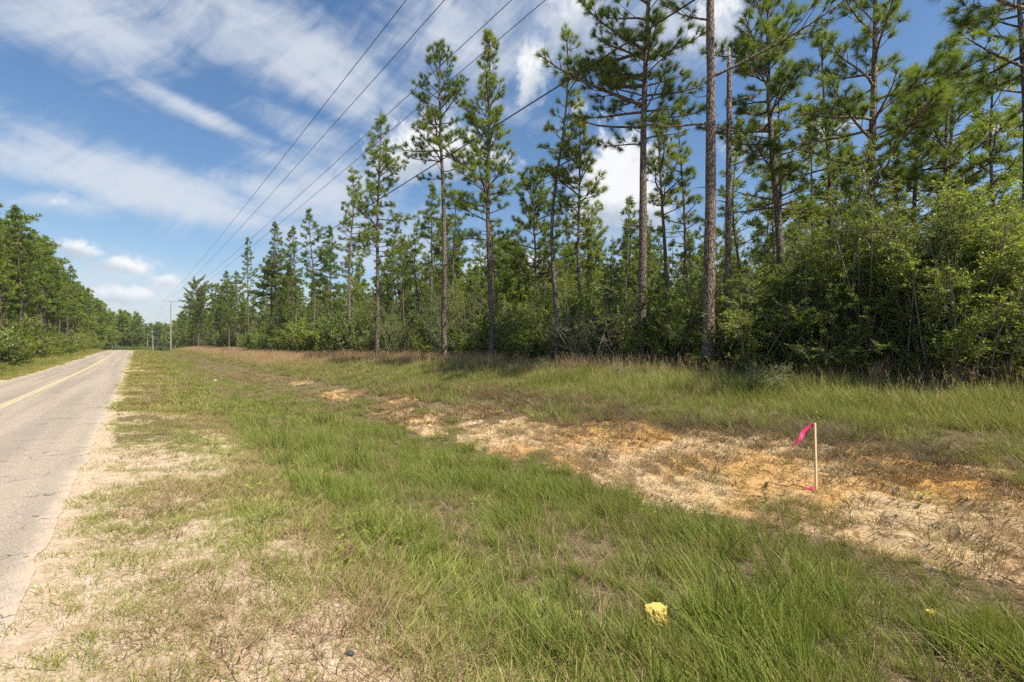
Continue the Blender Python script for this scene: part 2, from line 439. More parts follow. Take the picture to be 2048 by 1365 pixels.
def grassy(name, root, a, b, dry, dry_lo=.5, dry_hi=.7, dry_k=1., trans=.3):
    m, t = new_mat(name); p = pos(t)
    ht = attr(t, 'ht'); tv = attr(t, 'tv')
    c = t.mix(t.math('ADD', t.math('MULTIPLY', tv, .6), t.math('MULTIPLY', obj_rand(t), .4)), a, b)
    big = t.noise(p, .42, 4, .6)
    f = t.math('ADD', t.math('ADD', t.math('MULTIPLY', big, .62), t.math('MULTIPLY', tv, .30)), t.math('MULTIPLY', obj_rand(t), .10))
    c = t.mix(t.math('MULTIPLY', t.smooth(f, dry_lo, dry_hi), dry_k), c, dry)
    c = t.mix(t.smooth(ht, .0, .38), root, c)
    d = t.node('ShaderNodeBsdfPrincipled'); t.l.new(c, d.inputs['Base Color']); d.inputs['Roughness'].default_value = .55; d.inputs['Specular IOR Level'].default_value = .3
    tr = t.node('ShaderNodeBsdfTranslucent'); t.l.new(t.mul(1., c, (1.35, 1.3, .75)), tr.inputs[0])
    mx = t.node('ShaderNodeMixShader'); mx.inputs[0].default_value = trans
    t.l.new(d.outputs[0], mx.inputs[1]); t.l.new(tr.outputs[0], mx.inputs[2]); t.l.new(mx.outputs[0], t.out.inputs[0])
    return m
def plain(name, col, rough=.7, spec=.3, var=.15, sc=25, bump=.3):
    m, t = new_mat(name); n = t.noise(t.node('ShaderNodeTexCoord').outputs['Object'], sc, 4, .6)
    c = t.mix(n, tuple(max(0, v * (1 - var)) for v in col), tuple(min(1, v * (1 + var)) for v in col))
    principled(t, c, rough, t.bump(n, bump, .01), spec); return m

M = {}
M['ground'] = mat_ground(); M['asphalt'] = mat_asphalt(); M['paint'] = mat_paint(); M['bark'] = mat_bark()
M['twig'] = plain('shrub_twig', (.27, .235, .19), .9, .1, .35)
M['needle'] = leafy('pine_needles', [(.0, (.072, .115, .024)), (.45, (.148, .208, .036)), (.80, (.245, .290, .052)), (1., (.35, .29, .08))], .38, .5, 1.6, .22)
M['leaf'] = leafy('shrub_leaves', [(.0, (.085, .115, .024)), (.5, (.160, .212, .038)), (.85, (.265, .305, .055)), (1., (.36, .34, .09))], .44, .42, 1.7, .3)
M['leaf_pale'] = leafy('pale_shrub_leaves', [(.0, (.085, .120, .038)), (.5, (.160, .205, .058)), (.85, (.255, .285, .085)), (1., (.35, .35, .13))], .3, .5, 1.4, .3)
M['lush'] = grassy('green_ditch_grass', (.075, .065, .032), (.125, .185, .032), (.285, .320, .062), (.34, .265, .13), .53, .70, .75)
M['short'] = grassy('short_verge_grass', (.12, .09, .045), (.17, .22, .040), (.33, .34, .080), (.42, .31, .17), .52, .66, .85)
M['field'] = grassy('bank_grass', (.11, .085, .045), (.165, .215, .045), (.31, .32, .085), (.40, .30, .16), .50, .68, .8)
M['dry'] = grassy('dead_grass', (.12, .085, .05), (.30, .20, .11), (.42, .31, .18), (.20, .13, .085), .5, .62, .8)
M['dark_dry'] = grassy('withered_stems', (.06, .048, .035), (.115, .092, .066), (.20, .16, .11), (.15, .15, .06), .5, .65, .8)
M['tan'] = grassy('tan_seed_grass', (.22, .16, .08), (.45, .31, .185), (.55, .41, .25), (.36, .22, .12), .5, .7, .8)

# ------------------------------------------------------------------ ground sheet, road
def graded(lo, hi, a, b, d0, g=1.07, dmax=30):
    mid = list(np.arange(a, b + 1e-6, d0)); r = [b]; d = d0
    while r[-1] < hi: d = min(d * g, dmax); r.append(r[-1] + d)
    l = [a]; d = d0
    while l[-1] > lo: d = min(d * g, dmax); l.append(l[-1] - d)
    return np.array(l[:0:-1] + mid + r[1:])
GX = graded(-900, 900, -.7, 10.2, .05); GY = graded(-300, 1500, .0, 13, .055, 1.05)
def build_ground():
    X, Y = np.meshgrid(GX, GY); x = X.ravel(); y = Y.ravel()
    Z = ground(x, y)
    # the sheet dips under the asphalt
    under = (x < -.75) & (x > -5.4); Z = np.where(under, Z - .06, Z)
    nx, ny = len(GX), len(GY)
    i = np.arange(ny - 1)[:, None] * nx; j = np.arange(nx - 1)[None]
    Q = np.stack([i + j, i + j + 1, i + nx + j + 1, i + nx + j], -1).reshape(-1, 4)
    sc = scar(x, y)
    org = .95 * sc * np.clip(sst(fbm(x, y, .7, 4, 61), .48, .66) * .75 + .55 * sst(x, 7.9, 8.7) * sst(fbm(x, y, 1.1, 3, 62), .40, .55), 0, 1)
    left = sst(-x, 5.4, 5.6) * (1 - sst(-x, 5.9, 6.8)) * .9
    vg = np.clip(shoulder(x, y) + left + .46 * sst(x, -.7, -.5) * (1 - sst(x, 1.5, 2.3)) * (1 - .75 * sst(y, 5, 16)), 0, 1)
    fo = np.clip(sst(x, 15.3, 17) + sst(-x, 9.8, 11), 0, 1)
    me = make_mesh('ground', np.stack([x, y, Z], 1), None, Q, [M['ground']], {'scar': sc, 'orange': org, 'verge': vg, 'forest': fo}, True)
    tag(link(bpy.data.objects.new('ground', me)), kind='structure')
build_ground()

def build_road():
    ys = graded(-60, 420, 1.5, 14, .05, 1.06, 3)
    e = -.60 + (fbm(ys, ys * 0, 1.3, 5, 71) - .5) * .12 + (fbm(ys, ys * 0, 7, 3, 72) - .5) * .04
    e = e - .20 * np.exp(-((ys - 2.75) / .25) ** 2) - .05 * np.exp(-((ys - 5.6) / .2) ** 2)
    le = -5.55 + (fbm(ys, ys * 0, 1.1, 4, 73) - .5) * .25
    u = np.array([0, .0, .04, .15, .35, .5, .65, .8, .9, .96, .985, 1., 1.])
    X = le[:, None] + (e - le)[:, None] * u[None]; Y = np.repeat(ys[:, None], len(u), 1)
    crown = .035 * (1 - ((X + 3.1) / 2.5) ** 2)
    Z = road_e(Y) + crown + .012
    Z[:, -2] -= .006; Z[:, 1] -= .006
    Z[:, 0] = road_e(ys) - .09; Z[:, -1] = road_e(ys) - .09
    ed = np.clip(1 - np.minimum(e[:, None] - X, X - le[:, None]) / .55, 0, 1)
    n, k = X.shape; i = np.arange(n - 1)[:, None] * k; j = np.arange(k - 1)[None]
    Q = np.stack([i + j, i + j + 1, i + k + j + 1, i + k + j], -1).reshape(-1, 4)
    me = make_mesh('road', np.stack([X, Y, Z], -1).reshape(-1, 3), None, Q, [M['asphalt']], {'edge': (ed * .92).ravel()})
    tag(link(bpy.data.objects.new('road', me)), kind='structure')
    # double yellow centre line, worn, as two thin strips
    for c in (-3.18, -3.05):
        xs = c + np.array([-.05, .05])[None] + ((fbm(ys, ys * 0, 3, 3, int(-c * 100)) - .5) * .02)[:, None]
        zz = road_e(ys)[:, None] + .035 * (1 - ((xs + 3.1) / 2.5) ** 2) + .016
        yy = np.repeat(ys[:, None], 2, 1); i = np.arange(n - 1) * 2
        Q = np.stack([i, i + 1, i + 3, i + 2], -1)
        me = make_mesh('road_line', np.stack([xs, yy, zz], -1).reshape(-1, 3), None, Q, [M['paint']])
        tag(link(bpy.data.objects.new('road_line', me)), kind='structure')
build_road()

# ------------------------------------------------------------------ scattered plants (stuff)
def blades(name, mat, n, rad, h0, h1, wid, bend, lean=(0, 0), seg=3, seed=0, upright=.25, heads=0):
    r = np.random.default_rng(seed); V = []; T = []; Q = []; HT = []; TV = []; k = 0
    for b in range(n):
        a = r.uniform(0, 2 * math.pi); q = rad * math.sqrt(r.uniform()); base = np.array([q * math.cos(a), q * math.sin(a), -.02])
        h = r.uniform(h0, h1); th = r.uniform(0, 2 * math.pi); o = np.array([math.cos(th), math.sin(th), 0])
        out = np.array([math.cos(a), math.sin(a), 0]) * upright * r.uniform(.2, 1.3) + np.array([*lean, 0]) * r.uniform(.4, 1.3) + r.normal(0, .12, 3) * [1, 1, 0]
        bd = bend * r.uniform(.3, 1.5)
        wdt = wid * r.uniform(.6, 1.3); tv = r.uniform(); pts = []
        for i in range(seg + 1):
            u = i / seg
            pts.append(base + h * (u * np.array([0, 0, 1]) * (1 - .35 * bd * u) + out * (u + bd * u * u)))
        P = np.array(pts)
        for i in range(seg):
            w_ = wdt * (1 - .75 * (i / seg) ** 1.5) * .5
            V += [P[i] - o * w_, P[i] + o * w_]; HT += [i / seg] * 2; TV += [tv] * 2
        V.append(P[seg]); HT.append(1); TV.append(tv)
        for i in range(seg - 1): Q.append([k + 2 * i, k + 2 * i + 1, k + 2 * i + 3, k + 2 * i + 2])
        T.append([k + 2 * seg - 2, k + 2 * seg - 1, k + 2 * seg]); k += 2 * seg + 1
        if b < heads:     # feathery seed head
            for q2 in range(9):
                c = P[seg] * (1 - q2 * .035) + base * q2 * .035; dv = r.normal(0, 1, 3); dv[2] = abs(dv[2]) + .8; dv /= np.linalg.norm(dv)
                sd = np.cross(dv, [r.normal(), r.normal(), 0]); sd /= np.linalg.norm(sd) + 1e-6
                V += [c - sd * .004, c + sd * .004, c + dv * .045]; HT += [1] * 3; TV += [tv] * 3; T.append([k, k + 1, k + 2]); k += 3
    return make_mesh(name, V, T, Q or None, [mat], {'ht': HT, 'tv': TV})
def broad(name, mat, n, rad, size, h, seed):
    """low forb: flat leaves on short stems"""
    r = np.random.default_rng(seed); V = []; Q = []; k = 0; HT = []; TV = []
    for b in range(n):
        a = r.uniform(0, 6.283); q = rad * math.sqrt(r.uniform()); c = np.array([q * math.cos(a), q * math.sin(a), r.uniform(.25, 1) * h])
        d = np.array([math.cos(a), math.sin(a), r.uniform(.0, .7)]); d /= np.linalg.norm(d); sd = np.cross(d, [0, 0, 1]); sd /= np.linalg.norm(sd) + 1e-6
        s_ = size * r.uniform(.5, 1.2)
        V += [c, c + d * s_ * .5 + sd * s_ * .22, c + d * s_, c + d * s_ * .5 - sd * s_ * .22]; Q.append([k, k + 1, k + 2, k + 3]); k += 4
        HT += [.8] * 4; TV += [r.uniform()] * 4
    return make_mesh(name, V, None, Q, [mat], {'ht': HT, 'tv': TV})
def scatter_obj(name, label, cat, variants, pts, yaw, tilt, scl, vi):
    """one object of points; geometry nodes put a clump on each"""
    src = bpy.data.collections.new(name + '_clumps')
    for i, me in enumerate(variants): src.objects.link(bpy.data.objects.new('%s_%02d' % (name, i), me))
    rot = np.stack([tilt[:, 0], tilt[:, 1], yaw], 1)
    me = bpy.data.meshes.new(name); me.vertices.add(len(pts)); me.vertices.foreach_set('co', pts.astype(np.float32).ravel())
    a = me.attributes.new('rot', 'FLOAT_VECTOR', 'POINT'); a.data.foreach_set('vector', rot.astype(np.float32).ravel())
    a = me.attributes.new('scl', 'FLOAT_VECTOR', 'POINT'); a.data.foreach_set('vector', scl.astype(np.float32).ravel())
    a = me.attributes.new('vi', 'INT', 'POINT'); a.data.foreach_set('value', vi.astype(np.int32))
    o = link(bpy.data.objects.new(name, me)); tag(o, label, cat, kind='stuff')
    g = bpy.data.node_groups.new(name, 'GeometryNodeTree')
    g.interface.new_socket('Geometry', in_out='INPUT', socket_type='NodeSocketGeometry')
    g.interface.new_socket('Geometry', in_out='OUTPUT', socket_type='NodeSocketGeometry')
    N = g.nodes; L = g.links; gi = N.new('NodeGroupInput'); go = N.new('NodeGroupOutput')
    ip = N.new('GeometryNodeInstanceOnPoints'); ci = N.new('GeometryNodeCollectionInfo')
    ci.inputs['Collection'].default_value = src; ci.inputs['Separate Children'].default_value = True; ci.inputs['Reset Children'].default_value = True
    def na(nm, ty):
        n = N.new('GeometryNodeInputNamedAttribute'); n.data_type = ty; n.inputs['Name'].default_value = nm; return n.outputs['Attribute']
    e = N.new('FunctionNodeEulerToRotation'); L.new(na('rot', 'FLOAT_VECTOR'), e.inputs[0])
    L.new(gi.outputs[0], ip.inputs['Points']); L.new(ci.outputs[0], ip.inputs['Instance'])
    ip.inputs['Pick Instance'].default_value = True
    L.new(na('vi', 'INT'), ip.inputs['Instance Index']); L.new(e.outputs[0], ip.inputs['Rotation']); L.new(na('scl', 'FLOAT_VECTOR'), ip.inputs['Scale'])
    L.new(ip.outputs[0], go.inputs[0])
    md = o.modifiers.new('scatter', 'NODES'); md.node_group = g
    return o
def sample(zones, dens, Lr):
    """random points; zones = [(s0, s1, per m2)], thinned by dens(L, s)"""
    P = []
    for s0, s1, d in zones:
        n = int(d * (s1 - s0) * (Lr[1] - Lr[0])); L = rng.uniform(*Lr, n); s = rng.uniform(s0, s1, n)
        k = in_view(L, s) & (rng.uniform(0, 1, n) < dens(L, s)); P.append(np.stack([L[k], s[k]], 1))
    return np.concatenate(P)
def scatter(name, label, cat, near, far, zones, dens, Lr, size=(.75, 1.25), lean_yaw=None, tilt=.12, far_from=13, size_f=None, far_w=1.0):
    P = sample(zones, dens, Lr); n = len(P)
    z = ground(P[:, 0], P[:, 1]); _, dep = cam_coords(P[:, 0], P[:, 1])
    isf = dep > far_from
    vi = np.where(isf, len(near) + rng.integers(0, max(1, len(far)), n), rng.integers(0, len(near), n))
    yaw = rng.uniform(0, 6.283, n) if lean_yaw is None else rng.normal(0, lean_yaw, n)
    s = rng.uniform(*size, n)
    if size_f is not None: s = s * size_f(P[:, 0], P[:, 1])
    wd = s * (1 + (far_w - 1) * sst(dep, far_from, far_from * 5)) * rng.uniform(.85, 1.2, n)
    scatter_obj(name, label, cat, list(near) + list(far), np.stack([P[:, 0], P[:, 1], z], 1), yaw, rng.normal(0, tilt, (n, 2)), np.stack([wd, wd, s], 1), vi)
    return n
LE = (-.62, .55)      # the wind lays the tall grass over this way

def build_grass():
    cnt = {}
    lush = [blades('clump', M['lush'], 42, .11, .12, .40, .0062, .45, (LE[0] * .35, LE[1] * .35), 4, 100 + i, .30) for i in range(6)]
    lush_f = [blades('clump', M['lush'], 46, .26, .16, .40, .020, .35, (LE[0] * .3, LE[1] * .3), 2, 120 + i, .25) for i in range(4)]
    blue = [blades('clump', M['lush'], 16, .05, .3, .55, .009, .35, (LE[0] * .3, LE[1] * .3), 4, 140 + i, .22) for i in range(2)]
    def d_l(L, s):
        n = fbm(L, s, .8, 3, 81)
        b = sst(L, 1.5, 2.3 + 0 * L) * (1 - scar(L, s)) * (1 - sst(L, 6.9, 7.8)) * (.45 + .9 * sst(n, .35, .55))
        return b * (.5 + .8 * sst(fbm(L, s, 1.9, 3, 80), .34, .52))
    cnt['lush'] = scatter('ditch_grass', 'long green grass filling the shallow roadside ditch, leaning left', 'grass', lush + blue, lush_f,
        [(-1, 9, 105), (9, 20, 48), (20, 45, 17), (45, 100, 7), (100, 175, 3.5)], d_l, (1.4, 7.8), lean_yaw=.5,
        size_f=lambda L, s: (.22 + 1.25 * fbm(L, s, 1.3, 3, 82) ** 1.6 + .18 * sst(L, 3, 5) * (1 - sst(s, 6, 20))) * (1 - .35 * sst(s, 8, 25)) * (1 - .42 * sst(L, 5.0, 6.2)), far_w=1.7)
    short = [blades('clump', M['short'], 22, .07, .03, .11, .005, .7, (0, 0), 3, 200 + i, .75) for i in range(5)]
    short_f = [blades('clump', M['short'], 40, .22, .04, .12, .013, .5, (0, 0), 2, 220 + i, .6) for i in range(3)]
    def d_s(L, s):
        n = fbm(L, s, 2.6, 4, 83, .6); v = np.clip(shoulder(L, s), 0, 1)
        a = sst(L + (n - .5) * .5, -.62, -.42) * (1 - sst(L, 1.9, 2.8)) * np.clip(1.15 - v * .76, .36, 1) * (.60 + 1.0 * sst(n, .42, .58))
        lf = (sst(-L, 5.55, 6.1)) * (1 - sst(-L, 9.5, 11))
        return np.where(L > -1, a, lf)
    cnt['short'] = scatter('verge_grass', 'sparse short yellow-green grass between the road edge and the ditch', 'grass', short, short_f,
        [(1, 8, 300), (8, 20, 120), (20, 45, 36), (45, 100, 13), (100, 178, 5)], d_s, (-.6, 2.8), (.6, 1.5), far_w=1.8, size_f=lambda L, s: .8 + .5 * sst(L, .2, 1.5))
    lf = [blades('clump', M['short'], 60, .35, .10, .28, .022, .5, (0, 0), 2, 230 + i, .5) for i in range(3)]
    cnt['left'] = scatter('far_verge_grass', 'strip of grass along the far side of the road', 'grass', lf, lf,
        [(18, 60, 9), (60, 180, 4)], d_s, (-11.5, -5.5), (.7, 1.4), far_w=1.6, size_f=lambda L, s: .55 + 1.0 * sst(-L, 7, 10))
    dry = [blades('clump', M['dry'], 26, .10, .05, .20, .0055, .9, (0, 0), 3, 300 + i, .9) for i in range(4)]
    dry_f = [blades('clump', M['dry'], 34, .25, .06, .22, .014, .7, (0, 0), 2, 310 + i, .8) for i in range(3)]
    def d_d(L, s):
        n = fbm(L, s, .7, 4, 84)
        strip = np.exp(-((L - 1.65 + (n - .5) * 1.0) / .36) ** 2) * 1.0
        bed = sst(L, 2, 3) * (1 - sst(L, 15, 16)) * (.10 + .42 * sst(n, .54, .66))
        vg = sst(L, -.4, .2) * (1 - sst(L, 1.2, 1.8)) * .42 * sst(n, .40, .55)
        edge = scar(L, s); edge = 4 * edge * (1 - edge) * .75
        inn = scar(L, s) * (.07 + .70 * sst(fbm(L, s, .9, 4, 85), .52, .62))
        up = np.exp(-((L - 9.6) / .7) ** 2) * .7 * (1 - sst(s, 12, 25))
        return np.clip(strip + bed + vg + edge + inn + up, 0, 1)
    cnt['dry'] = scatter('dead_grass', 'matted brown dead grass along the ditch rim and over the washed-out bank', 'grass', dry, dry_f,
        [(-1, 9, 85), (9, 20, 38), (20, 45, 13), (45, 110, 4)], d_d, (-.4, 16), (.6, 1.3), far_w=1.6)
    fld = [blades('clump', M['field'], 30, .13, .22, .62, .0085, .45, (LE[0] * .15, LE[1] * .15), 3, 400 + i, .35) for i in range(5)]
    fld_f = [blades('clump', M['field'], 42, .28, .25, .60, .019, .35, (0, 0), 2, 420 + i, .3) for i in range(4)]
    def d_f(L, s):
        n = fbm(L, s, .6, 3, 86)
        return sst(L, 7.6, 8.6) * (1 - scar(L, s)) * (1 - sst(L, 15.2, 17)) * (.45 + .8 * sst(n, .35, .55))
    cnt['field'] = scatter('bank_grass', 'tall yellowish green grass on top of the bank in front of the woods', 'grass', fld, fld_f,
        [(-1, 10, 62), (10, 20, 38), (20, 45, 15), (45, 100, 6), (100, 178, 3)], d_f, (7.4, 18.5), lean_yaw=1.2, far_from=16,
        size_f=lambda L, s: .30 + .30 * sst(L, 9.5, 13) + .75 * fbm(L, s, 1.0, 3, 87) ** 1.4, far_w=1.5)
    tan = [blades('clump', M['tan'], 12, .12, .5, 1.0, .006, .25, (LE[0] * .1, LE[1] * .1), 3, 500 + i, .22, heads=7) for i in range(4)]
    tan_f = [blades('clump', M['tan'], 20, .3, .45, .95, .016, .2, (0, 0), 2, 520 + i, .18, heads=12) for i in range(3)]
    def d_t(L, s):
        n = fbm(L, s, .35, 3, 88)
        nb = sst(L, 13.4, 14.8) * (1 - sst(L, 16, 17)) * sst(n, .38, .56) * (.45 + .3 * sst(s, 10, 18)) + sst(L, 10, 12) * .07
        fr = sst(s, 28, 50) * sst(L, 8.0, 10) * (1 - sst(L, 16, 17)) * .9
        return np.clip(nb + fr + .05 * sst(L, 2, 3) * (1 - sst(L, 6, 7)), 0, 1)
    cnt['tan'] = scatter('seed_grass', 'dry tan seed-headed grass standing against the edge of the woods', 'grass', tan, tan_f,
        [(-1, 12, 22), (12, 30, 18), (30, 60, 11), (60, 110, 5), (110, 175, 3)], d_t, (2, 17.5), (.7, 1.2), far_from=18, far_w=1.6, size_f=lambda L, s: .45 + .55 * sst(L, 9, 13))
    drk = [blades('clump', M['dark_dry'], 34, .14, .10, .34, .006, .7, (LE[0] * .2, LE[1] * .2), 3, 700 + i, .7) for i in range(4)]
    def d_k(L, s):
        n = fbm(L, s, 1.0, 3, 91); c = np.interp(s, [0, 4, 7, 12, 20], [9.5, 9.4, 9.3, 9.7, 8.8])
        return (np.exp(-((L - c) / .55) ** 2) * (.35 + .9 * sst(n, .4, .55)) + .20 * scar(L, s) * sst(n, .52, .6)) * (1 - sst(s, 14, 26))
    cnt['dark'] = scatter('withered_brush', 'dark withered brush along the upper lip of the washed-out bank', 'brush', drk, drk, [(-1, 12, 48), (12, 26, 20)], d_k, (6.5, 11.5), (.6, 1.3))
    # scar tufts and low weeds
    forb = [broad('forb', M['leaf_pale'], 14, .07, .045, .06, 600 + i) for i in range(3)]
    forb2 = [broad('forb', M['leaf'], 22, .12, .07, .14, 610 + i) for i in range(2)]
    def d_w(L, s):
        n = fbm(L, s, 1.1, 3, 89)
        return np.clip(sst(n, .52, .64), 0, 1) * np.where(L < 1.8, .4, .7) * (1 - .8 * scar(L, s))
    cnt['forb'] = scatter('low_weeds', 'small broad-leaved weeds scattered through the roadside grass', 'weeds', forb + forb2, forb2,
        [(0, 12, 11.0), (12, 25, 4)], d_w, (-.2, 15), (.6, 1.4))
    sprig = [blades('clump', M['field'], 9, .04, .08, .26, .006, .4, (LE[0] * .2, LE[1] * .2), 3, 640 + i, .5) for i in range(4)]
    def d_g(L, s): return scar(L, s) * (.25 + .75 * sst(fbm(L, s, .8, 3, 90), .48, .6))
    cnt['sprig'] = scatter('sprouting_grass', 'thin green sprigs growing through the sandy bank', 'grass', sprig, sprig,
        [(-1, 12, 26), (12, 35, 9)], d_g, (5.5, 10.5), (.5, 1.3))
    # crumbs of clay and pebbles
    def rock(seed):
        r = np.random.default_rng(seed); V = r.normal(0, 1, (8, 3)); V = np.array([[x, y, z] for x in (-1, 1) for y in (-1, 1) for z in (-1, 1)]) * r.uniform(.6, 1., (8, 1)) * [1, .8, .55]
        return make_mesh('crumb', V * .012, None, [[0, 1, 3, 2], [4, 6, 7, 5], [0, 4, 5, 1], [2, 3, 7, 6], [0, 2, 6, 4], [1, 5, 7, 3]], [M['crumb']])
    rk = [rock(i) for i in range(4)]
    def d_r(L, s): return np.clip(scar(L, s) * .8 + shoulder(L, s) * .7, 0, 1) * (1 - sst(s, 12, 25))
    P = sample([(0, 12, 75), (12, 20, 20)], d_r, (-.6, 10)); n = len(P)
    s_ = np.minimum(rng.lognormal(-.35, .5, n), 1.9)
    scatter_obj('soil_crumbs', 'loose clay crumbs and small pebbles on the bare soil', 'soil', rk, np.stack([P[:, 0], P[:, 1], ground(P[:, 0], P[:, 1])], 1), rng.uniform(0, 6.28, n), rng.normal(0, .5, (n, 2)), np.stack([s_] * 3, 1), rng.integers(0, 4, n))
    print('grass', cnt)
M['crumb'] = plain('clay_crumb', (.52, .38, .24), .9, .1, .4)
build_grass()

# ------------------------------------------------------------------ pines
def tufts(G, P, D, n, ln, wd, r, spread=(.35, 1.15), shoot=.16):
    """needle tufts: P tips of the shoots, D their directions"""
    P = np.asarray(P); D = np.asarray(D); N = len(P)
    if N == 0: return
    D = D / (np.linalg.norm(D, axis=1, keepdims=True) + 1e-9)
    tv = r.uniform(0, 1, N)
    a = r.uniform(0, 2 * math.pi, (N, n)); sp = r.uniform(*spread, (N, n)); back = r.uniform(0, 1, (N, n))
    up = np.where(np.abs(D[:, 2:3]) < .9, np.array([[0, 0, 1.]]), np.array([[1., 0, 0]]))
    U = np.cross(D, up); U /= np.linalg.norm(U, axis=1, keepdims=True); W = np.cross(D, U)
    nd = (np.cos(sp)[..., None] * D[:, None] + np.sin(sp)[..., None] * (np.cos(a)[..., None] * U[:, None] + np.sin(a)[..., None] * W[:, None]))
    L = ln * r.uniform(.7, 1.15, (N, n)) * r.uniform(.75, 1.15, (N, 1))
    b = P[:, None] - D[:, None] * (back * shoot)[..., None]
    tip = b + nd * L[..., None]; tip[..., 2] -= .12 * L
    sd = np.cross(nd, r.normal(0, 1, (N, n, 3))); sd /= np.linalg.norm(sd, axis=2, keepdims=True) + 1e-9
    tva = np.repeat(tv, n) * .75 + r.uniform(0, .25, N * n)
    if n > 40:
        V = np.stack([b - sd * wd / 2, b + sd * wd / 2, tip], 2).reshape(-1, 3)
        G.add(V, np.arange(N * n * 3).reshape(-1, 3), None, np.repeat(tva, 3)); return
    mid = b + nd * (L * .45)[..., None]
    V = np.stack([b, mid + sd * wd / 2, tip, mid - sd * wd / 2], 2).reshape(-1, 3)
    Q = np.arange(N * n * 4).reshape(-1, 4)
    G.add(V, None, Q, np.repeat(tva, 4))
def pine_meshes(seed, H, cb, Rc, dens=1., lod=0, tr=.15, sway=.25, dead=6, shape='std', bushy=1., limbs=()):
    """returns (trunk mesh, crown mesh)"""
    r = np.random.default_rng(seed); TR = Geo(); CR_ = Geo()
    nn, ln, wd, sides = [(78, .31, .0115, 12), (19, .36, .040, 8), (11, .48, .085, 5), (9, .75, .18, 4)][lod]
    k = 22 if lod == 0 else 12
    hz = np.linspace(-.3, H, k); ph = r.uniform(0, 6.28, 4)
    def tp(z):
        u = np.clip(np.asarray(z, float) / H, 0, 1)
        x = sway * (np.sin(u * 3.1 + ph[0]) - np.sin(ph[0])) * .6 + sway * .25 * (np.sin(u * 8 + ph[1]) - np.sin(ph[1]))
        y = sway * (np.sin(u * 2.7 + ph[2]) - np.sin(ph[2])) * .6 + sway * .25 * (np.sin(u * 7 + ph[3]) - np.sin(ph[3]))
        return np.stack([x, y, np.asarray(z, float)], -1)
    def rad(z): 
        u = np.clip(z / H, 0, 1); return tr * (1 - .80 * u ** 1.15) * (1 + .35 * np.exp(-np.maximum(z, 0) / .35)) * np.where(u > .97, .5, 1)
    TR.tube(tp(hz), rad(hz), sides)
    if lod == 0:   # lumpy bark outline
        V = TR.V[0]; c = np.repeat(tp(hz), sides, 0); V += (V - c) * r.normal(0, .05, (len(V), 1))
    tipP, tipD = [], []
    def limb(z, az, ln_, el, green=True, thick=None):
        p0 = tp(z); d = np.array([math.cos(az) * math.cos(el), math.sin(az) * math.cos(el), math.sin(el)])
        n = 6; P = [p0]; c = d.copy(); curl = r.uniform(.10, .32) * (1 if el < .9 else .2); sag = r.uniform(.0, .16)
        wob = r.normal(0, .12, 2)
        for i in range(1, n):
            u = i / (n - 1)
            c = c + np.array([wob[0] * math.sin(u * 5), wob[1] * math.sin(u * 4), curl * (u - .35) * 1.4 - sag * (1 - u)]); c /= np.linalg.norm(c)
            P.append(P[-1] + c * ln_ / (n - 1))
        P = np.array(P); th = thick or (.012 + .016 * ln_) * min(1., float(rad(z)) / .07 + .35)
        TR.tube(P, np.linspace(th, th * .28, n), 5 if lod == 0 else 3, cap=False)
        if not green: return
        tipP.append(P[-1]); tipD.append(P[-1] - P[-2])
        stp = [.19, .24, .32, .5][lod] / dens
        u = max(.22, .45 - .1 * ln_); side = 1
        while u < .98:
            q = u * (n - 1); i = min(int(q), n - 2); b = P[i] + (P[i + 1] - P[i]) * (q - i); dd = P[i + 1] - P[i]; dd /= np.linalg.norm(dd)
            sv = np.cross(dd, [0, 0, 1]); sv /= np.linalg.norm(sv) + 1e-9; side = -side
            tl = (.16 + .42 * ln_ * (1 - u) * r.uniform(.4, 1.2)) * bushy; tl = min(tl, 1.1)
            td = dd * r.uniform(.5, 1.) + sv * side * r.uniform(.35, 1.) + np.array([0, 0, r.uniform(-.15, .65)]); td /= np.linalg.norm(td)
            e = b + td * tl; e[2] += .10 * tl
            if lod < 2: TR.tube(np.array([b, (b + e) / 2 - [0, 0, .04 * tl], e]), [th * .35, th * .25, .004], 3, cap=False)
            tipP.append(e); tipD.append(td + np.array([0, 0, .45]))
            if tl > .38 and lod < 3:
                for q2 in range(1 + int(tl > .6) + int(tl > .85)):
                    f = r.uniform(.35, .9); b2 = b + (e - b) * f; t2 = td * .6 + sv * r.choice([-1, 1]) * .7 * r.uniform(.2, 1) + r.normal(0, .3, 3) + [0, 0, .3]; t2 /= np.linalg.norm(t2)
                    e2 = b2 + t2 * r.uniform(.14, .30)
                    if lod == 0: TR.tube(np.array([b2, e2]), [.005, .003], 3, cap=False)
                    tipP.append(e2); tipD.append(t2)
            u += stp / ln_ * r.uniform(.6, 1.4)
    one = r.uniform(0, 6.28); zc = H * cb; z = zc; az = r.uniform(0, 6.28); step = [.42, .50, .62, .9][lod]
    while z < H - .25:
        t = (z - zc) / (H - zc)
        if shape == 'cone': pr = (1 - t) ** .85 * (.35 + .65 * sst(t, -.1, .15))
        elif shape == 'round': pr = math.sqrt(max(0, 1 - ((t - .38) / .66) ** 2)) 
        else: pr = (.55 + .45 * float(sst(t, 0, .22))) * (1 - t) ** .62
        kk = int(r.choice([2, 3, 4], p=[.3, .45, .25])) if t < .85 else 4
        for q in range(kk):
            if r.uniform() > .93: continue
            az += 2 * math.pi / kk + r.normal(0, .5)
            ln_ = max(.30, Rc * pr * r.uniform(.38, 1.32) * (1 + .30 * math.cos(az - one)))
            el = .26 + .80 * t ** 1.2 + r.normal(0, .17)
            limb(z + r.uniform(-.1, .1), az, ln_, el, green=not (t < .10 and r.uniform() < .45))
        z += step * r.uniform(.6, 1.35) / dens ** .5
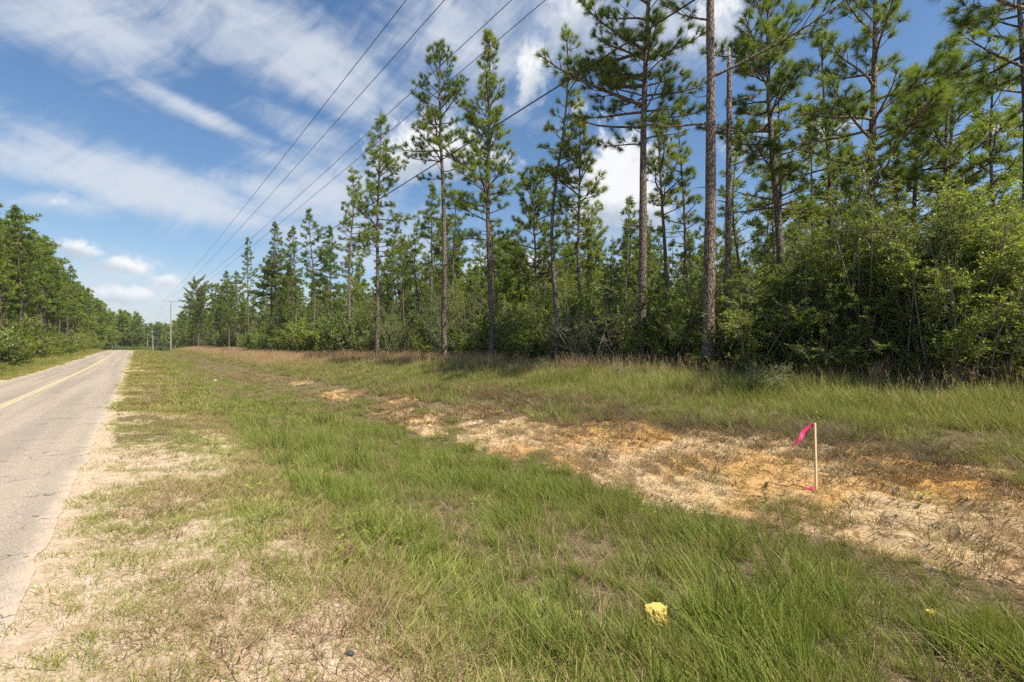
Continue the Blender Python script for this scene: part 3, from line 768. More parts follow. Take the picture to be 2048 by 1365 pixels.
    tipP += [tp(H) + [0, 0, .12], tp(H - .15)]; tipD += [np.array([0, 0, 1.]), np.array([.2, .1, 1.])]
    for (lz, laz, ll, le) in limbs: limb(lz, laz, ll, le, True, .028 + .006 * ll)
    for q in range(dead):       # dead stubs below the crown
        z = r.uniform(H * .12, zc); limb(z, r.uniform(0, 6.28), r.uniform(.2, 1.0) if r.uniform() < .75 else r.uniform(1, 1.8), r.uniform(-.1, .45), False)
    tufts(CR_, np.array(tipP), np.array(tipD), nn, ln, wd, r, (.25, 1.25), .18 if lod < 2 else .28)
    return TR.mesh('trunk', [M['bark']], True), CR_.mesh('crown', [M['needle']])
def join_meshes(name, meshes):
    V = []; I = []; S = []; FM = []; A = []; nv = 0; ni = 0; mats = []
    for me in meshes:
        a = np.empty(len(me.vertices) * 3, np.float32); me.vertices.foreach_get('co', a); V.append(a)
        b = np.empty(len(me.loops), np.int32); me.loops.foreach_get('vertex_index', b); I.append(b + nv)
        c = np.empty(len(me.polygons), np.int32); me.polygons.foreach_get('loop_start', c); S.append(c + ni)
        t_ = np.empty(len(me.vertices), np.float32); me.attributes['tv'].data.foreach_get('value', t_); A.append(t_)
        FM.append(np.full(len(c), len(mats), np.int32)); mats.append(me.materials[0]); nv += len(me.vertices); ni += len(b)
    me = bpy.data.meshes.new(name); V = np.concatenate(V); I = np.concatenate(I); S = np.concatenate(S)
    me.vertices.add(len(V) // 3); me.vertices.foreach_set('co', V); me.loops.add(len(I)); me.loops.foreach_set('vertex_index', I)
    me.polygons.add(len(S)); me.polygons.foreach_set('loop_start', S); me.polygons.foreach_set('material_index', np.concatenate(FM))
    a = me.attributes.new('tv', 'FLOAT', 'POINT'); a.data.foreach_set('value', np.concatenate(A))
    for m in mats: me.materials.append(m)
    me.update(calc_edges=True); return me
def mass(name, label, cat, variants, P, sc, zs):
    P = np.asarray(P, float); n = len(P); s_ = np.asarray(sc, float)
    scatter_obj(name, label, cat, variants, np.stack([P[:, 0], P[:, 1], ground(P[:, 0], P[:, 1]) - .1], 1), rng.uniform(0, 6.28, n), rng.normal(0, .012, (n, 2)),
                np.stack([s_, s_, np.asarray(zs, float)], 1), rng.integers(0, len(variants), n))
def band(px, edges, words):
    for e, w_ in zip(edges, words):
        if px < e: return w_
    return words[-1]
BANDS = ((700, 870, 1000, 1140, 1300, 1430, 1600, 1700, 1850), ('left of the crooked pine', 'below the tall conical pine', 'between the two very tall pines', 'near the bowed thin pine', 'left of the big spreading pine',
         'left of the thickest trunk', 'near the broken snag', 'below the dense dark-crowned pine', 'below the open tiered pine', 'toward the right picture edge'))
def plant(name, label, cat, parts, loc, rz=0., sc=(1, 1, 1), group=None, tilt=(0, 0)):
    e = bpy.data.objects.new(name, None); e.empty_display_size = .3
    e.location = loc; e.rotation_euler = (tilt[0], tilt[1], rz); e.scale = sc if isinstance(sc, tuple) else (sc,) * 3
    link(e); tag(e, label, cat, group)
    for nm, me in parts: link(bpy.data.objects.new(nm, me), e)
    return e
def gz(L, s): return float(ground(np.array([L]), np.array([s]))[0])

def face(d):   # angle (world) of a limb pointing to the photograph's right (d=0), away (90), left (180), to the viewer (-90)
    return R(d) - YAW
HERO = [
 # px, L, height, crown base, crown radius, density, trunk r, sway, dead, shape, limbs, label
 (495, 15.3, 20.4, .50, 1.9, 1.0, .14, .3, 5, 'std', (), 'slim pine alone at the left front corner of the right-hand woods, bare lower trunk'),
 (541, 16.8, 17.5, .45, 2.2, 1.0, .15, .3, 5, 'std', (), 'shorter one of two close-set pines near the left end of the right-hand woods'),
 (554, 17.2, 21.0, .42, 2.5, 1.1, .15, .3, 5, 'std', (), 'taller one of two close-set pines near the left end of the right-hand woods'),
 (625, 16.6, 17.8, .52, 2.2, 1.0, .15, .5, 6, 'std', (), 'pine with a faintly slanting reddish bare trunk left of the crooked pine'),
 (592, 18.5, 19.2, .42, 2.3, 1.1, .15, .3, 5, 'std', (), 'dense-crowned pine between the close-set pair and the slanting reddish trunk'),
 (655, 19.5, 17.0, .40, 2.3, 1.1, .15, .3, 5, 'std', (), 'dense-crowned pine left of the crooked pine, its trunk hidden by bushes'),
 (690, 17.0, 20.0, .50, 2.3, .95, .17, .9, 6, 'std', (), 'pine with a visibly crooked upper trunk left of the lone conical pine'),
 (753, 15.6, 21.0, .40, 2.6, 1.0, .19, .35, 7, 'std', (), 'tall conical pine with a straight pale trunk reaching the grass, right of the crooked pine'),
 (865, 22., 17.0, .62, 1.5, 1.25, .15, .2, 6, 'cone', (), 'dark pine with a narrow pointed top peeping out behind the tall pines'),
 (905, 20., 13.8, .55, 1.7, 1.0, .13, .2, 6, 'std', (), 'small pine with a narrow tufted top right of the first very tall pine'),
 (889, 15.9, 21.3, .56, 2.5, .95, .19, .3, 9, 'std', ((9.6, face(185), 1.7, .25), (10.4, face(10), 1.6, .1)), 'very tall pine with a long bare trunk, next right of the tall conical one'),
 (984, 15.8, 19.0, .40, 2.5, 1.0, .18, .3, 8, 'std', ((7.2, face(175), 1.9, .35), (7.0, face(0), 2.4, .42)), 'very tall pine in the picture middle with two long low limbs reaching both ways'),
 (1110, 16.2, 16.6, .56, 1.6, .85, .13, 1.0, 8, 'std', (), 'tall thin pine with a bowed trunk and small sparse crown'),
 (1166, 18.2, 13.4, .52, 1.9, 1.1, .11, .2, 8, 'cone', (), 'dark spire-topped pine between the bowed thin pine and the big spreading pine'),
 (1278, 16.2, 19.6, .50, 3.3, 1.0, .20, .3, 9, 'std', ((9.5, face(188), 1.9, .25), (10.6, face(20), 2.8, .35), (12.2, face(172), 2.6, .35)), 'big spreading pine with heavy side limbs, left of the thickest bare trunk'),
 (1330, 19.5, 12.2, .55, 1.5, .8, .12, .3, 10, 'std', (), 'thin pine with a scraggy half-dead crown just right of the big spreading pine'),
 (1377, 24., 13.6, .50, 1.8, .65, .12, .3, 12, 'std', (), 'slender pine with sparse drooping bare twigs seen left of the thickest trunk'),
 (1416, 15.6, 23.0, .60, 3.0, .95, .215, .22, 5, 'std', ((10.6, face(-10), 4.8, .40), (12.6, face(150), 2.2, .55), (8.9, face(12), 1.6, -.02), (9.0, face(176), 2.6, .06)), 'pine with the thickest bare scaly trunk, running out of the picture top'),
 (1562, 19.6, 17.2, .38, 2.5, 1.2, .16, .3, 8, 'std', (), 'dense dark-crowned pine right of the broken snag'),
 (1640, 22., 14.4, .48, 1.9, 1.0, .12, .3, 8, 'std', (), 'tufted pine behind the thicket, between the dense dark crown and the tiered one'),
 (1744, 18.8, 15.2, .40, 2.6, .85, .16, .25, 8, 'std', (), 'pine with an open crown of separate tiered boughs against plain blue sky'),
 (1822, 26., 13.0, .45, 2.0, 1.0, .13, .25, 8, 'std', (), 'left one of two middling pines between the tiered pine and the last tall one'),
 (1885, 24., 12.6, .45, 2.0, 1.0, .13, .25, 8, 'std', (), 'right one of two middling pines between the tiered pine and the last tall one'),
 (2017, 19.0, 12.8, .62, 2.4, .90, .13, .3, 8, 'std', ((8.9, face(178), 2.2, .5),), 'last tall pine at the right edge of the picture, with open fanning boughs'),
 (2130, 14.0, 11.8, .80, 2.2, 1.0, .16, .3, 6, 'std', ((7.9, face(182), 2.6, .30),), 'pine beyond the right edge whose topmost bough hangs into the upper right corner'),
 (1065, 21., 12.6, .42, 2.4, 1.1, .13, .3, 8, 'round', (), 'broad round-topped pine behind the bowed thin one'),
 (395, 14.6, 20.0, .42, 4.2, 1.2, .2, .3, 5, 'round', (), 'broad-crowned pine standing out right behind the nearest utility pole'),
 (362, 15.6, 18.6, .40, 3.4, 1.2, .2, .3, 5, 'round', (), 'rounded pine just right of the nearest utility pole'),
]
def build_heroes():
    for i, (px, L, H, cb, Rc, dn, tr, sw, dd, shp, limbs, lab) in enumerate(HERO):
        x, y, z = at(px, L)
        lod = 0 if z < 34 else 1
        a, b = pine_meshes(900 + i, H, cb, Rc * 1.12, dn * (1.08 if lod == 0 else 1.15), lod, tr, sw, dd, shp, 1., limbs)
        plant('pine_tree', lab, 'pine', [('trunk', a), ('crown', b)], (x, y, gz(x, y) - .02), 0)
    # snag: a broken dead trunk
    x, y, z = at(1456, 16.6)
    r = np.random.default_rng(5); G = Geo(); H = 11.7; hz = np.linspace(-.3, H, 26)
    P = np.stack([.10 * np.sin(hz * .5), .08 * np.sin(hz * .37 + 1), hz], 1); rd = .135 * (1 - .42 * hz / H) * (1 + r.normal(0, .03, 26)); rd[-1] *= .6; rd[-2] *= .95
    G.tube(P, rd, 9)
    G.add(np.array([P[-1] + [-.05, 0, -.05], P[-1] + [.03, .03, -.05], P[-1] + [.01, 0, .30], P[-1] + [.03, -.04, -.05]]), [[0, 1, 2], [1, 3, 2], [3, 0, 2]])
    for zz, a_, l_, e_ in ((9.9, face(5), 1.3, .25), (9.0, face(190), .8, -.5), (7.6, face(-20), 1.0, .1), (6.3, face(170), .6, .2), (8.4, face(0), .5, .3)):
        p = np.array([np.interp(zz, hz, P[:, 0]), np.interp(zz, hz, P[:, 1]), zz]); d = np.array([math.cos(a_) * math.cos(e_), math.sin(a_) * math.cos(e_), math.sin(e_)])
        G.tube(np.array([p, p + d * l_ * .5 + [0, 0, .05], p + d * l_ - [0, 0, .06 * l_]]), [.028, .018, .006], 5)
    e = plant('dead_pine_snag', 'dead pine snag with a broken top and a few stub branches beside the thickest trunk', 'dead tree', [('trunk', G.mesh('trunk', [M['bark']], True))], (x, y, gz(x, y)))

def build_woods():
    mid = [pine_meshes(1000 + i, 14.0, [.40, .5, .45, .55, .36][i], [2.2, 1.9, 2.4, 1.7, 2.1][i], 1., 1, .125, .35, 8, ['std', 'std', 'round', 'cone', 'std'][i]) for i in range(5)]
    thin = [pine_meshes(1040 + i, 12.0, .45, 1.5, .75, 1, .09, .4, 12, 'std') for i in range(3)]
    far = [pine_meshes(1100 + i, 16.0, [.30, .38, .34, .45, .4][i], [2.5, 2.2, 2.6, 2.1, 1.9][i], [1., .85, 1., .8, 1.][i], 2, .16, .3, 5, ['std', 'round', 'std', 'std', 'cone'][i], 1.15) for i in range(5)]
    vf = [pine_meshes(1150 + i, 16.0, .30, 2.8, .9, 3, .18, .3, 0, ['std', 'round', 'cone'][i], 1.3) for i in range(3)]
    n = 0
    hero_xy = np.array([at(h[0], h[1])[:2] for h in HERO])
    done = []
    def ok(x, y, d):
        if np.min(np.hypot(hero_xy[:, 0] - x, hero_xy[:, 1] - y)) < d: return False
        for a, b in done:
            if (a - x) ** 2 + (b - y) ** 2 < d * d: return False
        done.append((x, y)); return True
    # right-hand woods, behind the front row
    tries = 0
    while n < 118 and tries < 9000:
        tries += 1
        px = random.uniform(330, 2130); L = random.choice([random.uniform(19.5, 30), random.uniform(26, 48)])
        x, y, z = at(px, L)
        if z > 175 or z < 15: continue
        gap = 1050 < px < 1520
        if gap and random.random() < .45: continue
        if px < 700 and random.random() < .45: continue
        if not ok(x, y, 2.6): continue
        if gap: hh = random.uniform(8.0, 12.0)
        else: hh = random.uniform(9.5, 13.5) if z < 45 else random.uniform(11, 15.5)
        if px > 1500: hh = random.uniform(8.5, 12.5)
        if z > 60: a, b = random.choice(far); h0 = 16.; lab = 'distant pine in the right-hand woods behind the tan grass'; grp = 'distant pines of the right-hand woods'
        elif random.random() < (.6 if gap else .35): a, b = random.choice(thin); h0 = 12.; lab = 'thin scraggy pine well behind the front row of the right-hand woods'; grp = 'thin pines inside the right-hand woods'
        else: a, b = random.choice(mid); h0 = 14.; lab = 'middling pine standing behind the front row of the right-hand woods'; grp = 'middling pines inside the right-hand woods'
        bw = band(px, *BANDS); grp = grp + ' ' + bw; lab = {'d': 'distant pine in the right-hand woods ', 't': 'thin scraggy pine well behind the front row, ', 'm': 'middling pine behind the front row, '}[lab[0]] + bw
        s_ = hh / h0
        plant('pine_tree', lab, 'pine', [('trunk', a), ('crown', b)], (x, y, gz(x, y) - .05), random.uniform(0, 6.28), (s_ * random.uniform(.8, 1.15), s_ * random.uniform(.8, 1.15), s_), grp, (random.gauss(0, .022), random.gauss(0, .022)))
        n += 1
    # slim pines standing close behind the thicket
    for k in range(22):
        px = 1490 + 26 * k + random.uniform(-10, 10); L = random.uniform(20.5, 27); x, y, z = at(px, L)
        if not ok(x, y, 1.3): continue
        a, b = random.choice(thin + mid[:1]); s_ = random.uniform(9.5, 13.0) / 12.; bw = band(px, *BANDS)
        plant('pine_tree', 'slim pine rising out of the thicket, ' + bw, 'pine', [('trunk', a), ('crown', b)], (x, y, gz(x, y) - .05), random.uniform(0, 6.28), (s_, s_, s_), 'slim pines in the thicket ' + bw, (random.gauss(0, .02), random.gauss(0, .02)))
        n += 1
    # right-hand woods along the road, far part (seen end on)
    for k in range(34):
        y = 112 + k * 3.6 + random.uniform(-1.5, 1.5); x = random.choice([15.5, 18.5, 22]) + random.uniform(-1, 1.5) 
        a, b = random.choice(far if y < 190 else vf); s_ = random.uniform(.92, 1.15)
        plant('pine_tree', 'far pine along the woods edge behind the line of utility poles', 'pine', [('trunk', a), ('crown', b)], (x, y, gz(x, y) - .1), random.uniform(0, 6.28), (s_, s_, s_), 'far pines behind the utility poles')
        n += 1
    # left-hand woods
    m = 0
    rows = [(-11.2, 2.9), (-14.2, 3.3)]
    for ri, (x0, st) in enumerate(rows):
        y = 27. + ri * 1.2
        while y < 215:
            x = x0 + random.uniform(-.9, .9); yy = y + random.uniform(-.8, .8)
            hh = random.uniform(14.6, 19.4) * (1.08 if ri else .97)
            if yy < 75 and ri < 2: a, b = random.choice(far[:4]) ; g2 = 'nearer pines of the left-hand woods'; lab = 'dense pine in the nearer part of the left-hand woods'
            else: a, b = random.choice(far if yy < 150 else vf); g2 = 'farther pines of the left-hand woods'; lab = 'dense pine in the farther part of the left-hand woods'
            s_ = hh / 16.
            plant('pine_tree', lab, 'pine', [('trunk', a), ('crown', b)], (x, yy, gz(x, yy) - .05), random.uniform(0, 6.28), (s_ * 1.0, s_ * 1.0, s_), g2, (random.gauss(0, .01), random.gauss(0, .01)))
            y += st * (1 if yy < 110 else 1.35) * random.uniform(.8, 1.25); m += 1
    print('pines', len(HERO), n, m)
    jf = [join_meshes('mass_pine', p) for p in far]; jv = [join_meshes('mass_pine', p) for p in vf]; jm = [join_meshes('mass_pine', p) for p in mid + thin]
    # deep woods that read as one mass
    P = []; S = []; Z = []
    for _ in range(900):
        x = random.uniform(-48, -17.5); y = random.uniform(28, 260)
        if random.random() > math.exp((x + 17.5) / 22): continue
        P.append((x, y)); h = random.uniform(1.02, 1.26); S.append(h); Z.append(h)
    mass('left_woods', 'deep pine woods behind the front rows on the left of the road', 'woods', jf, P, S, Z)
    P = []; S = []; Z = []
    for _ in range(1100):
        px = random.uniform(330, 2150); L = 22 + abs(random.gauss(0, 26)); x, y, z = at(px, L)
        if z < 32 or z > 260 or L > 95: continue
        if 1080 < px < 1500 and random.random() < .25: continue
        k = 1.0 if z > 60 else .8
        h = random.uniform(.52, .80) * k * (1.25 if px < 640 and z > 80 else 1); P.append((x, y)); S.append(h * random.uniform(.9, 1.2)); Z.append(h)
    mass('deep_woods', 'thin pine woods far behind the front row on the right', 'woods', jf, P, S, Z)
    # end of the road: far trees closing the view
    P = []; S = []; Z = []
    for _ in range(420):
        x = random.uniform(-60, 1.5); y = random.uniform(262, 340)
        if x > -8 and y < 292: continue
        P.append((x, y)); h = random.uniform(1.05, 1.42); S.append(h * 1.1); Z.append(h)
    for _ in range(260):
        x = random.uniform(-4, 60); y = random.uniform(430, 500); P.append((x, y)); h = random.uniform(1.1, 1.4); S.append(h * 1.2); Z.append(h)
    for _ in range(260):
        x = random.uniform(15.5, 45); y = random.uniform(225, 430); P.append((x, y)); h = random.uniform(.9, 1.15); S.append(h * 1.1); Z.append(h)
    for _ in range(160):
        x = random.uniform(-22, -10.5); y = random.uniform(205, 300); P.append((x, y)); h = random.uniform(1.0, 1.25); S.append(h * 1.1); Z.append(h)
    mass('distant_woods', 'distant woods closing the view where the road drops out of sight', 'woods', jv, P, S, Z)

# ------------------------------------------------------------------ broad-leaved shrubs
def shrub_meshes(seed, H, n_stem, spread, leaves, leaf, mat, low=.15, lod=0, lean=.35):
    r = np.random.default_rng(seed); ST = Geo(); LF = Geo()
    pts = []
    for k in range(n_stem):
        a = r.uniform(0, 6.28); b = np.array([math.cos(a), math.sin(a), 0]) * spread * .22 * r.uniform(0, 1); h = H * r.uniform(.55, 1.0)
        d = np.array([math.cos(a) * lean * r.uniform(.1, 1), math.sin(a) * lean * r.uniform(.1, 1), 1.]); d /= np.linalg.norm(d)
        n = 9; P = [b + [0, 0, -.1]]
        for i in range(1, n):
            d = d + r.normal(0, .09 if lean > .3 else .05, 3) * [1, 1, .3]; d /= np.linalg.norm(d); P.append(P[-1] + d * h / (n - 1) * 1.05)
        P = np.array(P); th = .006 + .0055 * h
        ST.tube(P, np.linspace(th, .005, n), 5 if lod == 0 else 3, cap=False)
        nb = int(5 + h * 2.2)
        for q in range(nb):
            u = r.uniform(low, 1) ** .8; f = u * (n - 1); i = min(int(f), n - 2); p = P[i] + (P[i + 1] - P[i]) * (f - i)
            a2 = r.uniform(0, 6.28); e2 = r.uniform(.0, 1.0); bl = spread * r.uniform(.25, .62) * (1.15 - .65 * u)
            d2 = np.array([math.cos(a2) * math.cos(e2), math.sin(a2) * math.cos(e2), math.sin(e2)])
            p1 = p + d2 * bl * .5 + r.normal(0, .04, 3); p2 = p1 + (d2 + [0, 0, .25]) * bl * .5 + r.normal(0, .05, 3)
            ST.tube(np.array([p, p1, p2]), [.009, .006, .003], 3, cap=False)
            for s_ in range(5):
                w_ = r.uniform(.2, 1); c = p + (p1 - p) * 2 * w_ if w_ < .5 else p1 + (p2 - p1) * (2 * w_ - 1)
                e = c + (d2 * .5 + r.normal(0, .6, 3)) * r.uniform(.12, .34); pts.append((c, e))
                if lod == 0: ST.tube(np.array([c, e]), [.004, .002], 3, cap=False)
    pts = np.array(pts); per = max(1, int(leaves / len(pts))); N = len(pts)
    c = np.repeat(pts[:, 0], per, 0); e = np.repeat(pts[:, 1], per, 0); u = r.uniform(.15, 1.1, (len(c), 1)); tw = np.repeat(r.uniform(0, 1, N), per)
    p = c + (e - c) * u; p += r.normal(0, .025 if lod == 0 else .07, p.shape)
    d = (e - c) + r.normal(0, .22, p.shape); d[:, 2] += .02; d /= np.linalg.norm(d, axis=1, keepdims=True)
    nr = r.normal(0, .55, p.shape) + [0, 0, 1.]; sd = np.cross(d, nr); sd /= np.linalg.norm(sd, axis=1, keepdims=True) + 1e-9
    L = (leaf * r.uniform(.6, 1.25, (len(p), 1)))
    V = np.stack([p, p + d * L * .5 + sd * L * .26, p + d * L, p + d * L * .5 - sd * L * .26], 1).reshape(-1, 3)
    LF.add(V, None, np.arange(len(V)).reshape(-1, 4), np.repeat(tw * .55 + r.uniform(0, .45, len(p)), 4))
    return ST.mesh('stem', [M['twig']], True), LF.mesh('foliage', [mat])
def build_shrubs():
    tall = [shrub_meshes(2000 + i, 6.2, 9, [1.3, 1.6, 1.1, 1.4][i], [15000, 11000, 13000, 15000][i], [.070, .085, .062, .075][i], M['leaf_pale' if i == 1 else 'leaf'], .05, 0, .24) for i in range(4)]
    bush = [shrub_meshes(2100 + i, 3.6, 12, 1.8, 12000, .07, M['leaf'], .02, 0, .6) for i in range(3)]
    pale = [shrub_meshes(2150 + i, 3.8, 11, 1.8, 10000, .075, M['leaf_pale'], .05, 0, .55) for i in range(2)]
    lowb = [shrub_meshes(2200 + i, 1.2, 10, .9, 2600, .055, M['leaf'], .0, 0, .7) for i in range(3)]
    fb = [shrub_meshes(2300 + i, 4.2, 12, 2.6, 5200, .20, m, .0, 1, .65) for i, m in enumerate([M['leaf'], M['leaf'], M['leaf_pale']])]
    oak = [shrub_meshes(2400 + i, 13., 9, 7.5, 7000, .55, M['leaf_pale'], .15, 1, .5) for i in range(2)]
    bare = [shrub_meshes(2500 + i, 4.2, 6, 1.6, 900, .05, M['leaf_pale'], .1, 0, .4) for i in range(2)]
    bigl = [shrub_meshes(2600 + i, 3.2, 7, 1.5, 4200, .13, M['leaf'], .0, 0, .5) for i in range(2)]
    n = 0
    def put(parts, x, y, s_, sz, label, grp, name='shrub', cat='shrub'):
        nonlocal n; n += 1
        return plant(name, label, cat, [('stem', parts[0]), ('foliage', parts[1])], (x, y, gz(x, y) - .04), random.uniform(0, 6.28), (s_, s_, sz), grp)
    # dense thicket at the right
    for k in range(76):
        px = random.uniform(1480, 2110); L = 15.5 + abs(random.gauss(0, 3.2)); x, y, z = at(px, L)
        top = np.interp(px, [1480, 1560, 1620, 1750, 1950, 2110], [600, 520, 430, 380, 370, 380]) + max(-70, random.gauss(20, 90))
        h = (HY - top) * z / F + CAM_H - gz(x, y)
        put(random.choice(tall), x, y, random.uniform(.85, 1.15), min(h, 9) * random.uniform(.55, 1.06) / 6.2, 'tall slender many-stemmed shrub in the thicket ' + band(px, *BANDS), 'tall thicket shrubs ' + band(px, *BANDS))
    for k in range(34):
        px = random.uniform(1440, 2110); L = 14.9 + abs(random.gauss(0, 1.3)); x, y, z = at(px, L)
        put(random.choice(bush), x, y, random.uniform(.6, .95), random.uniform(.35, .9), 'leafy dark low shrub at the foot of the woods ' + band(px, *BANDS), 'low thicket shrubs ' + band(px, *BANDS))
    for k in range(30):
        px = random.uniform(900, 2100); L = 15.9 + abs(random.gauss(0, .8)); x, y, z = at(px, L); bw = band(px, *BANDS)
        if k % 5 < 2: put(random.choice(bare), x, y, random.uniform(.7, 1.1), random.uniform(.5, 1.1), 'half-bare greyish shrub with few leaves on the woods edge ' + bw, 'half-bare shrubs ' + bw)
        else: put(random.choice(bigl), x, y, random.uniform(.6, 1.1), random.uniform(.5, 1.25), 'bright larger-leaved shrub on the woods edge ' + bw, 'larger-leaved shrubs ' + bw)
    for k in range(34):
        px = random.uniform(620, 1500); L = 17.5 + abs(random.gauss(0, 4)); x, y, z = at(px, L); bw = band(px, *BANDS)
        put(random.choice(tall), x, y, random.uniform(.7, 1.0), random.uniform(.6, 1.15), 'slender young leafy tree among the bushes ' + bw, 'slender young trees ' + bw, 'sapling', 'sapling')
    # understory along the right-hand woods
    for k in range(66):
        px = random.uniform(640, 1500); L = 16.8 + abs(random.gauss(0, 2.6)); x, y, z = at(px, L)
        if 1270 < px < 1300 and L < 17.5 or 1400 < px < 1432 and L < 17.4: L += 1.5; x, y, z = at(px, L)
        top = np.interp(px, [640, 900, 1100, 1300, 1500], [625, 610, 600, 590, 560]) + random.gauss(10, 22)
        h = ((HY - top) * z / F + CAM_H - gz(x, y)) * random.uniform(.55, 1.1)
        p = random.random()
        if p < .7: put(random.choice(bush), x, y, random.uniform(.85, 1.25), h / 3.6, 'dark green bush on the woods edge ' + band(px, *BANDS), 'dark bushes ' + band(px, *BANDS))
        else: put(random.choice(pale), x, y, random.uniform(.85, 1.2), h / 3.8, 'greyish green bush on the woods edge ' + band(px, *BANDS), 'greyish bushes ' + band(px, *BANDS))
    for k in range(48):
        px = random.uniform(350, 700); L = 16.3 + abs(random.gauss(0, 2.2)); x, y, z = at(px, L)
        if z > 185: continue
        put(random.choice(fb), x, y, random.uniform(.9, 1.3), random.uniform(.75, 1.2), 'rounded bush at the far part of the right-hand woods edge', 'far bushes of the right-hand woods edge')
    # a deeper layer that closes the wood behind
    jb = [join_meshes('mass_bush', p) for p in fb]
    P = []; S = []; Z = []
    for _ in range(760):
        px = random.uniform(330, 2140); L = 20 + abs(random.gauss(0, 16)); x, y, z = at(px, L)
        if z > 230 or z < 17: continue
        tall_ = 1500 < px
        top = np.interp(px, [330, 700, 1000, 1300, 1500, 1620, 2130], [650, 610, 590, 585, 560, 500, 480]) + abs(random.gauss(0, 45))
        h = min((HY - top) * z / F + CAM_H - gz(x, y), 8.5) / 4.2
        h *= random.uniform(.55, 1.12)
        P.append((x, y)); Z.append(h); S.append(random.uniform(.7, 1.2) * (1 if h < 1.3 else 1.1))
    mass('right_undergrowth', 'tangled bushes filling the ground between the trunks of the right-hand woods', 'undergrowth', jb, P, S, Z)
    P = [(random.uniform(-24, -12), random.uniform(27, 210)) for _ in range(330)] + [(random.uniform(-40, 3), random.uniform(255, 262)) for _ in range(40)] + [(random.uniform(-60, 5), random.uniform(262, 300)) for _ in range(80)] + [(random.uniform(-8, 40), random.uniform(412, 428)) for _ in range(90)] + [(random.uniform(15.5, 22), random.uniform(180, 410)) for _ in range(120)]
    mass('left_undergrowth', 'bushes filling the ground between the trunks of the left-hand woods', 'undergrowth', jb, P, [random.uniform(.8, 1.2) for _ in P], [random.uniform(.7, 1.3) for _ in P])
    # left-hand woods edge
    y = 25.
    while y < 205:
        x = -10.2 + random.uniform(-.8, .7)
        put(random.choice(fb), x, y, random.uniform(.7, 1.15), random.uniform(.35, 1.25), 'bush at the foot of the left-hand woods', 'bushes along the left-hand woods')
        y += random.uniform(1.6, 2.9) * (1 if y < 100 else 1.5)
    # low plants in the grass
    for px, py, s_ in ((1520, 800, .7), (1545, 795, .8), (1435, 770, .7), (1240, 760, .6), (1085, 745, .7), (1965, 760, .9), (2030, 765, 1.), (1700, 765, .7), (1850, 770, .6)):
        x, y, g = at_px(px, py)
        put(random.choice(lowb), x, y, s_, s_, 'small leafy bush in the grass before the woods', 'small bushes in the bank grass')
    # bright far hardwood
    for (px, z, h) in ((268, 225, 12.5), (258, 232, 11), (345, 170, 9)):
        t = (px - 1024) / F; x = (t * CR[0] + CF[0]) * z; y = (t * CR[1] + CF[1]) * z
        put(random.choice(oak), x, y, h / 13, h / 13 * 1.2, 'pale broad-leaved tree among the far dark trees at the end of the road', 'pale far broad-leaved trees', 'broadleaf_tree', 'tree')
    print('shrubs', n)
build_heroes(); build_woods(); build_shrubs()

# ------------------------------------------------------------------ utility poles and wires
M['pole'] = mat_wood('weathered_pole', (.24, .23, .19), (.42, .40, .33))
M['metal'] = plain('galvanised', (.42, .43, .44), .5, .5, .1)
M['porcelain'] = plain('porcelain', (.30, .27, .25), .3, .5, .1)
M['wire'] = plain('bare_conductor', (.12, .12, .125), .6, .3, .1)
M['cable'] = plain('black_cable', (.025, .025, .027), .6, .3, .1)
POLE_X = 7.0
ARM = (-1.35, -.55, .85, 1.55)
def make_pole(x, y, H, label, armw=1.0, drop=6.2):
    g = gz(x, y); e = bpy.data.objects.new('utility_pole', None); e.location = (x, y, g); link(e); tag(e, label, 'utility pole', 'utility poles beside the road')
    G = Geo(); hz = np.linspace(-.5, H, 12); G.tube(np.stack([hz * 0, hz * 0, hz], 1), np.linspace(.17, .10, 12), 14); G.obj('shaft', [M['pole']], e, True)
    G = Geo(); G.box((.1 * armw, -.14, H - .55), (3.3 * armw, .10, .12)); G.obj('crossarm', [M['pole']], e)
    for sx in (-1, 1):
        G = Geo(); G.tube(np.array([(0, -.16, H - 1.25), (sx * .75 * armw, -.16, H - .60)]), .018, 4); G.obj('brace', [M['metal']], e)
    for ax in ARM:
        G = Geo(); q = H - .49
        G.tube(np.array([(ax * armw, -.14, q), (ax * armw, -.14, q + .06), (ax * armw, -.14, q + .08), (ax * armw, -.14, q + .13), (ax * armw, -.14, q + .15), (ax * armw, -.14, q + .2)]), [.015, .02, .055, .05, .035, .03], 8)
        G.obj('insulator', [M['porcelain']], e, True)
    G = Geo(); G.box((-.16, 0, H - drop), (.14, .10, .16)); G.obj('cable_clamp', [M['metal']], e)
    return (x, y, g, H, drop)
